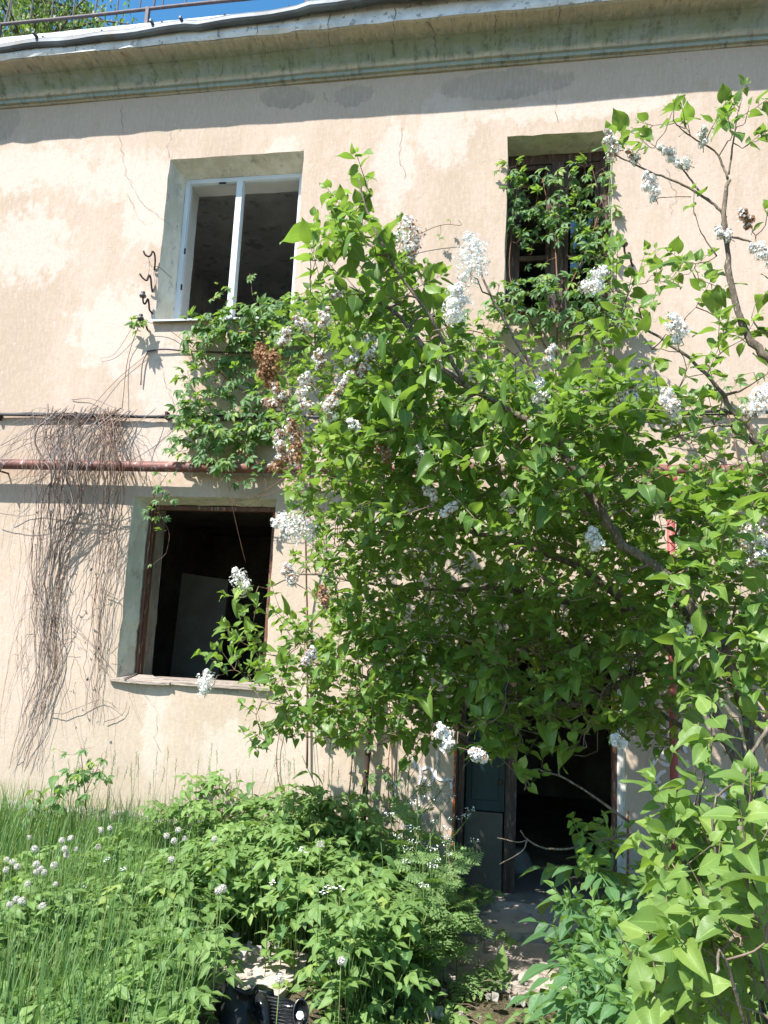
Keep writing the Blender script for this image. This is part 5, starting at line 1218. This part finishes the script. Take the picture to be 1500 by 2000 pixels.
def parsley_plant(h, rng):
    stem, lf, fls = MB(), MB(), []; pos, T, N, S, W = [], [], [], [], []; bend = rng.normal(0, .06, 2)
    def c(t): return A([bend[0]*t*t*h*2, bend[1]*t*t*h*2, t*h])
    stem.tube([c(t) for t in np.linspace(0, 1, 6)], np.linspace(.0034, .0016, 6), 5)
    for k in range(9):
        t = .12+.75*k/9; a = k*2.4+rng.normal(0, .3); pos.append(c(t)); T.append(unit(A([math.cos(a), math.sin(a), rng.uniform(.1, .6)]))); N.append(unit(A([0, 0, 1.])+.4*L+rng.normal(0, .2, 3))); S.append(rng.uniform(.15, .25)*(1.1-.5*t)); W.append(np.clip(rng.normal(.5, .2), 0, .9))
    scatter(lf, LACY, pos, T, N, S, W, rng)
    petal = (A([(-.5, -.5, 0), (.5, -.5, 0), (.5, .5, .2), (-.5, .5, 0)]), [(0, 1, 2, 3)], np.zeros((4, 2)))
    for k in range(4):
        P, TT, NN = [], [], []; fl = MB(); fls.append(fl)
        t0 = c(.62+.12*k); a = rng.uniform(0, 6.3); e = t0+A([math.cos(a)*.10, math.sin(a)*.10, .12])*rng.uniform(.7, 1.2)
        stem.tube([t0, (t0+e)/2+A([0, 0, -.01]), e], [.0016, .0013, .001], 4)
        for j in range(6):
            aa = j*PI/3; u = e+A([math.cos(aa)*.017, math.sin(aa)*.017, .018]); stem.tube([e, u], [.0006, .0005], 3, cap=False)
            for _ in range(4): P.append(u+rng.normal(0, .0048, 3)); TT.append(rng.normal(0, 1, 3)); NN.append(unit(A([0, 0, 1.])+rng.normal(0, .3, 3)))
        scatter(fl, [petal], P, TT, NN, np.full(len(P), .0040), np.full(len(P), .5), rng)
    return stem, lf, fls
def place(root, loc, rz, s=1., label=None):
    root.location = Vector([float(v) for v in loc]); root.rotation_euler = (0, 0, rz); root.scale = (s, s, s)
    if label: root['label'] = label
rp_ = np.random.default_rng(55)
def make(name, parts, label, cat, group):
    o = empty(name, (0, 0, 0), label, cat, group)
    for nm, mb, m in parts: mb.build(nm, MT[m], o, True)
    return o
def plants(name, maker, spots, label, cat, group, nvar=3):
    protos = []
    for k, (x, y, s) in enumerate(spots):
        if k < nvar: o = maker(); protos.append(o)
        else: o = copy_tree(protos[k % nvar])
        o['label'] = label
        place(o, (x, y, gz(x, y)-.01), rp_.uniform(0, 6.28), s)
def mk_nettle():
    st_, lf = nettle_plant(.62, rp_); return make('nettle', [('stem', st_, 'green_stem'), ('leaves', lf, 'nettle_leaf')], '', 'nettle', 'nettles in the weeds before the house')
def mk_elder():
    a_, b_, c_ = elder_plant(.62, rp_); return make('tall_herb', [('stem', a_, 'green_stem'), ('leaves', b_, 'elder_leaf'), ('buds', c_, 'lacy_leaf')], '', 'herb', 'tall herbs beside the path')
def mk_parsley():
    a_, b_, c_ = parsley_plant(.62, rp_); return make('cow_parsley', [('stem', a_, 'green_stem'), ('leaves', b_, 'lacy_leaf'), *[('flower_head', c, 'petal') for c in c_]], '', 'wildflower', 'cow parsley left of the doorway')
def spot(px, py_top, Y, h=.62):
    p = at(px, py_top, Y); g_ = gz(p[0], p[1]); return (p[0], p[1], max(.5, (p[2]-g_)/h))
plants('nettle', mk_nettle, [spot(665, 1470, -.45), spot(480, 1520, -.5), spot(500, 1500, -.4), spot(530, 1540, -.6), spot(690, 1520, -.5), spot(640, 1540, -.7), spot(720, 1545, -.6), spot(750, 1560, -.8), spot(590, 1575, -.7), spot(560, 1590, -.9), spot(780, 1590, -.9), spot(700, 1590, -1.0), spot(90, 1510, -.5), spot(120, 1490, -.45), spot(60, 1520, -.6), spot(300, 1640, -1.5), spot(420, 1670, -1.8), spot(560, 1690, -1.9), spot(650, 1740, -2.2), spot(370, 1780, -2.5), spot(720, 1710, -1.9), spot(250, 1710, -2.0), spot(800, 1740, -2.0), spot(820, 1640, -1.0), spot(860, 1680, -1.1), spot(760, 1640, -1.2)],
       'upright nettle with toothed drooping leaves rising from the weeds before the house', 'nettle', None)
plants('cow_parsley', mk_parsley, [spot(800, 1475, -0.70), spot(830, 1545, -1.05), spot(825, 1575, -1.25), spot(860, 1575, -1.15), spot(780, 1535, -0.95), spot(850, 1625, -1.45), spot(875, 1635, -1.45), spot(900, 1625, -1.35), spot(835, 1665, -1.65), spot(815, 1585, -1.35)],
       'lacy pale green cow parsley with tiny white flowers left of the doorway', 'wildflower', None)
plants('tall_herb', mk_elder, [spot(1185, 1640, -1.6), spot(1210, 1660, -1.4), spot(1185, 1700, -1.8), spot(1205, 1710, -2.0), spot(1140, 1780, -2.0), spot(1200, 1800, -2.3), spot(1220, 1740, -2.0), spot(1100, 1870, -2.5), spot(1160, 1900, -2.7), spot(1180, 1860, -2.6), spot(1230, 1820, -2.3), spot(1090, 1950, -2.8), spot(1210, 1950, -2.9), spot(1140, 1830, -2.3), spot(1250, 1720, -1.6), spot(1180, 1970, -3.0)],
       'tall dark green herb with drooping narrow leaflets on the right of the path', 'herb', None)
# small white wildflowers among the weeds
def mk_white():
    st_, lf, fl = MB(), MB(), MB(); st_.tube([(0, 0, 0), (.004, 0, .25), (0, .004, .46)], [.0022, .0018, .0012], 5)
    pos, T, N, S = [], [], [], []
    for k in range(8): a = k*2.4; pos.append((0, 0, .12+.035*k)); T.append((math.cos(a), math.sin(a), .35)); N.append((0, 0, 1)); S.append(.06-.003*k)
    scatter(lf, NETTLE, pos, T, N, S, np.full(8, .6), rp_)
    pt = (A([(-.45, 0, 0), (.45, 0, 0), (.5, 1, .1), (-.5, 1, .1)]), [(0, 1, 2, 3)], np.zeros((4, 2))); P, TT = [], []
    for k in range(5):
        c = A([rp_.normal(0, .010), rp_.normal(0, .010), .462+rp_.normal(0, .008)])
        for j in range(4): a = j*PI/2; P.append(c); TT.append((math.cos(a), math.sin(a), .3))
    scatter(fl, [pt], P, TT, np.tile([0, 0, 1.], (len(P), 1)), np.full(len(P), .0065), np.full(len(P), .5), rp_)
    return make('white_wildflower', [('stem', st_, 'green_stem'), ('leaves', lf, 'weed_leaf'), ('flower_head', fl, 'petal')], '', 'wildflower', 'small white wildflowers among the weeds')
wpx = [(118, 1745), (166, 1743), (172, 1745), (118, 1765), (30, 1825), (62, 1846), (97, 1875), (35, 1893), (190, 1890), (216, 1837), (150, 1831), (320, 1858), (630, 1735), (665, 1725), (360, 1855), (240, 1690), (208, 1670), (105, 1815), (640, 1725), (45, 1900), (165, 1725), (70, 1885), (530, 1715), (590, 1650), (1260, 1760)]
plants('white_wildflower', mk_white, [spot(x, y, -2.6+(2000-y)*.0006 if y > 1780 else -2.0, .47) for x, y in wpx[:-1]], 'small white wildflower standing among the green weeds', 'wildflower', None)
# dandelion clocks
def mk_dandelion():
    st_, hd, core = MB(), MB(), MB(); st_.tube([(.02, 0, -.34), (.006, 0, .0), (0, .003, .30)], [.0026, .0022, .0018], 6)
    core.lathe([(.001, -.005), (.004, -.003), (.0045, .002), (.001, .005)], (0, 0, .302), 8)
    pos, T = [], []
    miss = unit(rp_.normal(0, 1, 3)); cut = rp_.uniform(.45, 1.2)
    for k in range(84):
        zz_ = 1-2*(k+.5)/84; a = k*2.39996; r_ = math.sqrt(1-zz_*zz_); d = A([r_*math.cos(a), r_*math.sin(a), zz_])
        d = unit(d+rp_.normal(0, .10, 3))
        if zz_ < -.88 or d@miss > cut: continue
        c = A([0, 0, .302])+d*.0045; e = A([0, 0, .302])+d*rp_.uniform(.0145, .0185)
        hd.tube([c, e], [.00022, .00022], 3, cap=False)
        u = unit(np.cross(d, A([.3, .2, .9]))); v_ = np.cross(d, u)
        V = [e]; F_ = []
        for j in range(6):
            aa = j*PI/3; V += [e+d*.0028+(math.cos(aa)*u+math.sin(aa)*v_)*.0052]
        hd.add(V, [(0, 1+j, 1+(j+1) % 6) for j in range(0, 6, 2)])
    return make('dandelion', [('stem', st_, 'green_stem'), ('seed_head', hd, 'fluff'), ('core', core, 'twig')], '', 'dandelion', 'dandelion clocks in the weeds')
dpx = [(215, 1614), (195, 1634), (150, 1643), (120, 1650), (137, 1652), (58, 1622), (15, 1665), (25, 1680), (66, 1674), (82, 1682), (130, 1672), (12, 1699), (33, 1701), (70, 1700), (87, 1702), (71, 1714), (53, 1733), (32, 1757), (20, 1760), (41, 1777), (82, 1783), (254, 1984), (361, 1627), (325, 1638), (348, 1627), (339, 1655), (334, 1686), (426, 1753), (434, 1751), (419, 1646), (625, 1660), (545, 1934), (667, 1879), (126, 1662), (192, 1655), (104, 1701), (110, 1713)]
dds = [mk_dandelion() for _ in range(4)]
for k, (x, y) in enumerate(dpx):
    Y = -1.75 if y < 1660 else (-2.2 if y < 1740 else (-2.5 if y < 1800 else -2.9))
    o = dds[k] if k < 4 else copy_tree(dds[k % 4])
    o['label'] = 'fluffy white dandelion clock standing above the grass and weeds'
    Y -= .30
    place(o, at(x, y, Y)-A([0, 0, .235]), rp_.uniform(0, 6.28), rp_.uniform(.62, .92))
dk = np.random.default_rng(9); p = on_ground(972, 1935)
DK = empty('dock_plant', p, 'single dock leaf rosette standing at the edge of the path', 'plant')
m_ = MB(); scatter(m_, [leaf_tpl(OVAL, .42, .3, .25, .08, 0, .25)], [p]*4, [(.1, -.1, 1), (-.4, -.3, .7), (.5, .1, .6), (.0, -.5, .5)], [(0, -1, .3)]*4, [.20, .12, .11, .10], [.6, .5, .4, .7], dk); m_.build('leaves', MT['weed_leaf'], DK, True)

# ---------------------------------------------------------------- rubbish on the ground
BUM = empty('plastic_bumper_piece', bp, 'broken glossy black plastic car bumper piece lying in the weeds', 'car part')
Yb = bp[1]-.11
def Q(px, py, dY=0.): return at(px, py, Yb+dY)
def shell(rows, name, mat, th=.006, parent=BUM, smooth=True):
    """rows of points -> a curved sheet with thickness"""
    R_ = [smooth_path(r, 4) for r in rows]; n_ = len(R_[0]); V = np.vstack(R_); 
    k = len(R_); G = V.reshape(k, n_, 3); nrm = unit(np.cross(np.gradient(G, axis=1), np.gradient(G, axis=0)))
    V2 = (G+nrm*th).reshape(-1, 3); F_ = []
    for i in range(k-1):
        for j in range(n_-1):
            F_ += [(i*n_+j, i*n_+j+1, (i+1)*n_+j+1, (i+1)*n_+j), tuple(k*n_+q for q in (i*n_+j, (i+1)*n_+j, (i+1)*n_+j+1, i*n_+j+1))]
    b = k*n_; per = [j for j in range(n_)]+[i*n_+n_-1 for i in range(1, k)]+[(k-1)*n_+j for j in range(n_-2, -1, -1)]+[i*n_ for i in range(k-2, 0, -1)]
    for a, c in zip(per, per[1:]+per[:1]): F_.append((a, b+a, b+c, c))
    return MB().add(np.vstack([V, V2]), F_).build(name, MT[mat], parent, smooth)
# upright horn: a curved blade whose tip points up
shell([[Q(449, 1903, .02), Q(440, 1918, .03), Q(428, 1945, .03), Q(416, 1985, .0), Q(408, 2030, -.04)], [Q(453, 1906, -.02), Q(448, 1925, -.03), Q(443, 1950, -.06), Q(436, 1990, -.09), Q(428, 2035, -.12)], [Q(455, 1912, .0), Q(460, 1935, -.03), Q(470, 1955, -.06), Q(482, 1972, -.08), Q(486, 2030, -.10)]], 'horn', 'black_matte')
# trough between horn and grille
shell([[Q(456, 1925, .05), Q(462, 1960, .05), Q(470, 2000, .02), Q(474, 2040, -.02)], [Q(478, 1934, .12), Q(484, 1965, .13), Q(492, 2000, .10), Q(498, 2040, .05)], [Q(500, 1926, .10), Q(502, 1955, .08), Q(508, 1990, .06), Q(514, 2040, .02)]], 'trough', 'black_plastic')
shell([[Q(484, 1938, .07), Q(494, 1932, .07), Q(500, 1924, .08), Q(506, 1922, .08), Q(534, 1932, .08)], [Q(486, 1946, .02), Q(496, 1942, .02), Q(503, 1938, .02), Q(508, 1936, .02), Q(536, 1942, .02)]], 'top_lip', 'black_plastic')
# shiny cheek and ribbed grille field
shell([[Q(507, 1937, -.01), Q(499, 1950, -.05), Q(504, 1975, -.08), Q(512, 2005, -.11), Q(520, 2040, -.13)], [Q(517, 1943, -.02), Q(514, 1960, -.07), Q(518, 1985, -.09), Q(524, 2010, -.11), Q(530, 2040, -.13)], [Q(522, 1958, .0), Q(530, 1965, -.03), Q(532, 1985, -.05), Q(530, 2005, -.08), Q(534, 2040, -.10)]], 'cheek', 'black_plastic')
shell([[Q(505, 1936, .01), Q(535, 1943, .02), Q(560, 1950, .02), Q(578, 1958, .01)], [Q(520, 1960, -.01), Q(545, 1968, .0), Q(568, 1975, .0), Q(590, 1980, -.02)], [Q(530, 1990, -.04), Q(552, 1997, -.03), Q(575, 2000, -.03), Q(604, 2004, -.05)], [Q(532, 2030, -.08), Q(555, 2035, -.07), Q(580, 2040, -.07), Q(615, 2040, -.09)]], 'grille_plate', 'black_plastic')
rbm = MB()
for k in range(9):
    y = 1946+k*7.2; x0_ = 515+k*2.6; x1_ = 567+k*1.6
    rbm.tube([Q(x0_, y, -.022-.007*k), Q((x0_+x1_)/2, y+4.5, -.020-.007*k), Q(x1_, y+9, -.022-.007*k)], .0042, 6)
rbm.build('grille_ribs', MT['black_matte'], BUM, True)
sk = MB(); c = Q(588, 1980, -.045); u_ = unit(Q(600, 1983)-Q(588, 1980)); v_ = unit(A([.12, -.55, -.8])); w_ = np.cross(u_, v_)
rings = [(1.0, .0), (1.12, .006), (1.14, .0), (1.0, -.006), (.86, -.03), (.0, -.034)]; V = []
for s_, dz in rings:
    for j in range(24): a = j*PI/12; V.append(c+u_*math.cos(a)*.034*s_+v_*math.sin(a)*.055*s_-w_*dz*(1 if w_[1] > 0 else -1))
sk.add(V, [(i*24+j, i*24+(j+1) % 24, (i+1)*24+(j+1) % 24, (i+1)*24+j) for i in range(len(rings)-1) for j in range(24)]); sk.build('lamp_socket', MT['black_plastic'], BUM, True)
fl_ = MB(); c2 = c-A([.0, .016, 0]); pet = (A([(-.3, 0, 0), (.3, 0, 0), (.42, .8, .1), (0, 1, .15), (-.42, .8, .1)]), [(0, 1, 2, 3, 4)], np.zeros((5, 2)))
scatter(fl_, [pet], [c2]*6, [u_*math.cos(a)+v_*math.sin(a)-A([0, .35, 0]) for a in np.arange(6)*PI/3], [(0, -1, .5)]*6, [.020]*6, [.5]*6, dk); fl_.lathe([(.001, -.004), (.005, 0), (.001, .004)], c2-A([0, .004, 0]), 8)
sp_ = fl_.build('white_blossom', MT['petal']); tag(sp_, 'fallen white blossom lying in the socket of the black plastic piece', 'blossom')
def crumple(name, px, py, size, mat, label, cat, seed_, h=.03, aspect=.7):
    r_ = np.random.default_rng(seed_); p = on_ground(px, py); o = MB(); n_ = 9; V = []
    for j in range(n_):
        for i in range(n_): V.append((p[0]+(i/(n_-1)-.5)*size+r_.normal(0, size*.02), p[1]+(j/(n_-1)-.5)*size*aspect+r_.normal(0, size*.02), p[2]+.012+abs(r_.normal(0, h*.5))+h*.5*math.sin(i*1.1+seed_)**2))
    V = A(V); V2 = V-A([0, 0, .003])
    F_ = [(j*n_+i, j*n_+i+1, (j+1)*n_+i+1, (j+1)*n_+i) for j in range(n_-1) for i in range(n_-1)]
    F2 = [tuple(n_*n_+q for q in f[::-1]) for f in F_]
    o.add(np.vstack([V, V2]), F_+F2); ob = o.build(name, MT[mat], None, False); return tag(ob, label, cat)
crumple('paper_scrap', 862, 1993, .13, 'paper', 'grey crumpled paper scrap lying on the ground by the path', 'litter', 3)
crumple('wrapper', 843, 1985, .05, 'paper_red', 'small torn wrapper with red edge beside the crumpled paper', 'litter', 5, .02)
crumple('plastic_bag_scrap', 1010, 1966, .09, 'pale_thing', 'pale torn plastic scrap lying at the foot of the tall herbs', 'litter', 8, .03)
p = on_ground(815, 1985); cb = empty('cardboard_flap', p, 'greenish stiff cardboard flap lying tilted among weeds at the path edge', 'litter')
MB().add([(p[0]-.10, p[1]+.02, p[2]+.0), (p[0]+.08, p[1]-.06, p[2]), (p[0]+.05, p[1]+.02, p[2]+.09), (p[0]-.07, p[1]+.07, p[2]+.08), (p[0]-.10, p[1]+.024, p[2]), (p[0]+.08, p[1]-.056, p[2]), (p[0]+.05, p[1]+.024, p[2]+.09), (p[0]-.07, p[1]+.074, p[2]+.08)],
         [(0, 1, 2, 3), (7, 6, 5, 4), (0, 4, 5, 1), (1, 5, 6, 2), (2, 6, 7, 3), (3, 7, 4, 0)]).build('panel', MT['paper'], cb)
for i, (px, py, s_) in enumerate(((835, 1992, .16), (846, 1988, .12))):
    p = on_ground(px, py); a = .3+.4*i; d = A([math.cos(a), math.sin(a), 0]); MBx = MB()
    n_ = A([-d[1], d[0], 0])*.016
    V = [p-d*s_/2-n_, p+d*s_/2-n_, p+d*s_/2+n_, p-d*s_/2+n_]; V = [v+A([0, 0, .012+.02*i]) for v in V]+[v+A([0, 0, .024+.02*i]) for v in V]
    tag(MBx.add(V, [(3, 2, 1, 0), (4, 5, 6, 7), (0, 1, 5, 4), (1, 2, 6, 5), (2, 3, 7, 6), (3, 0, 4, 7)]).build('wood_splinter', MT['old_wood_white' if i else 'old_wood_grey'], None), ['grey splintered piece of board lying by the crumpled paper', 'white painted splinter of wood lying beside the grey board piece'][i], 'litter')
rr_ = np.random.default_rng(31)
rub = MB()
for k in range(240):
    x, y = path_x(-1.4)+rr_.normal(0, .5), rr_.uniform(-3.2, -.5)
    if rr_.random() < .3: x, y = pc[0]+rr_.normal(0, .2), pc[1]+rr_.normal(0, .16)
    onp = abs(x-path_x(y)) < .36 or (x-pc[0])**2+(y-pc[1])**2 < .06
    z = gz(x, y)+(.10 if onp and y > -2 else .03); s_ = abs(rr_.normal(.006, .006))+.003
    V = [(x+s_*rr_.uniform(.5, 1.2)*dx, y+s_*rr_.uniform(.5, 1.2)*dy, z+s_*rr_.uniform(.3, .8)*dz) for dx in (-1, 1) for dy in (-1, 1) for dz in (-1, 1)]
    rub.add(V, [(0, 1, 3, 2), (4, 6, 7, 5), (0, 4, 5, 1), (2, 3, 7, 6), (0, 2, 6, 4), (1, 5, 7, 3)])
tag(rub.build('rubble', MT['plinth'], None), 'small stones and crumbs of plaster scattered along the path', 'rubble', None, 'stuff')

# ---------------------------------------------------------------- tree behind the roof
rt = np.random.default_rng(66); tb = A([-14.1, 11.5, 0.])
TR = empty('tree', tb, 'tall tree with drooping yellow-green foliage rising behind the roof', 'tree')
tm, tw, tl = MB(), MB(), MB()
tm.tube(smooth_path([tb+A([0, 0, -.2]), tb+A([.1, 0, 5]), tb+A([-.1, .1, 11]), tb+A([.05, 0, 16]), tb+A([0, 0, 21.5])], 5), np.linspace(.34, .05, 21), 10)
pos, T, N, S, W = [], [], [], [], []
for k in range(170):
    z0_ = rt.uniform(9, 21); a = rt.uniform(0, 2*PI); rmax = 3.9*math.sin(min(PI, max(.25, (22.4-z0_)/14*PI*.8)))**.6
    l_ = rt.uniform(.45, 1)*rmax; d = A([math.cos(a), math.sin(a), .35]); p0 = tb+A([0, 0, z0_]); p1 = p0+d*l_*.6; p2 = p0+d*l_+A([0, 0, -.35*l_*.5])
    Pb = smooth_path([p0, p1, p2], 4); tw.tube(Pb, np.linspace(.05, .012, len(Pb)), 5, cap=False)
    for q in range(13):
        c = Pb[rt.integers(3, len(Pb))]+rt.normal(0, .32, 3); nl = 9
        for j in range(nl): pos.append(c+A([rt.normal(0, .10), rt.normal(0, .10), -.075*j])); T.append(unit(A([rt.normal(0, .5), rt.normal(0, .5), -1.1]))); N.append(unit(rt.normal(0, 1, 3)+L)); S.append(rt.uniform(.11, .18)); W.append(rt.random()*.95)
lt = leaf_tpl([(0, .1), (.35, 1), (.7, .7), (1, 0)], .5, .3, .2, 0, 0, .1, cols=3)
scatter(tl, [lt], pos, T, N, S, W, rt)
tm.build('trunk', MT['bark'], TR, True); tw.build('branches', MT['bark'], TR, True); tl.build('crown', MT['tree_leaf'], TR, True)
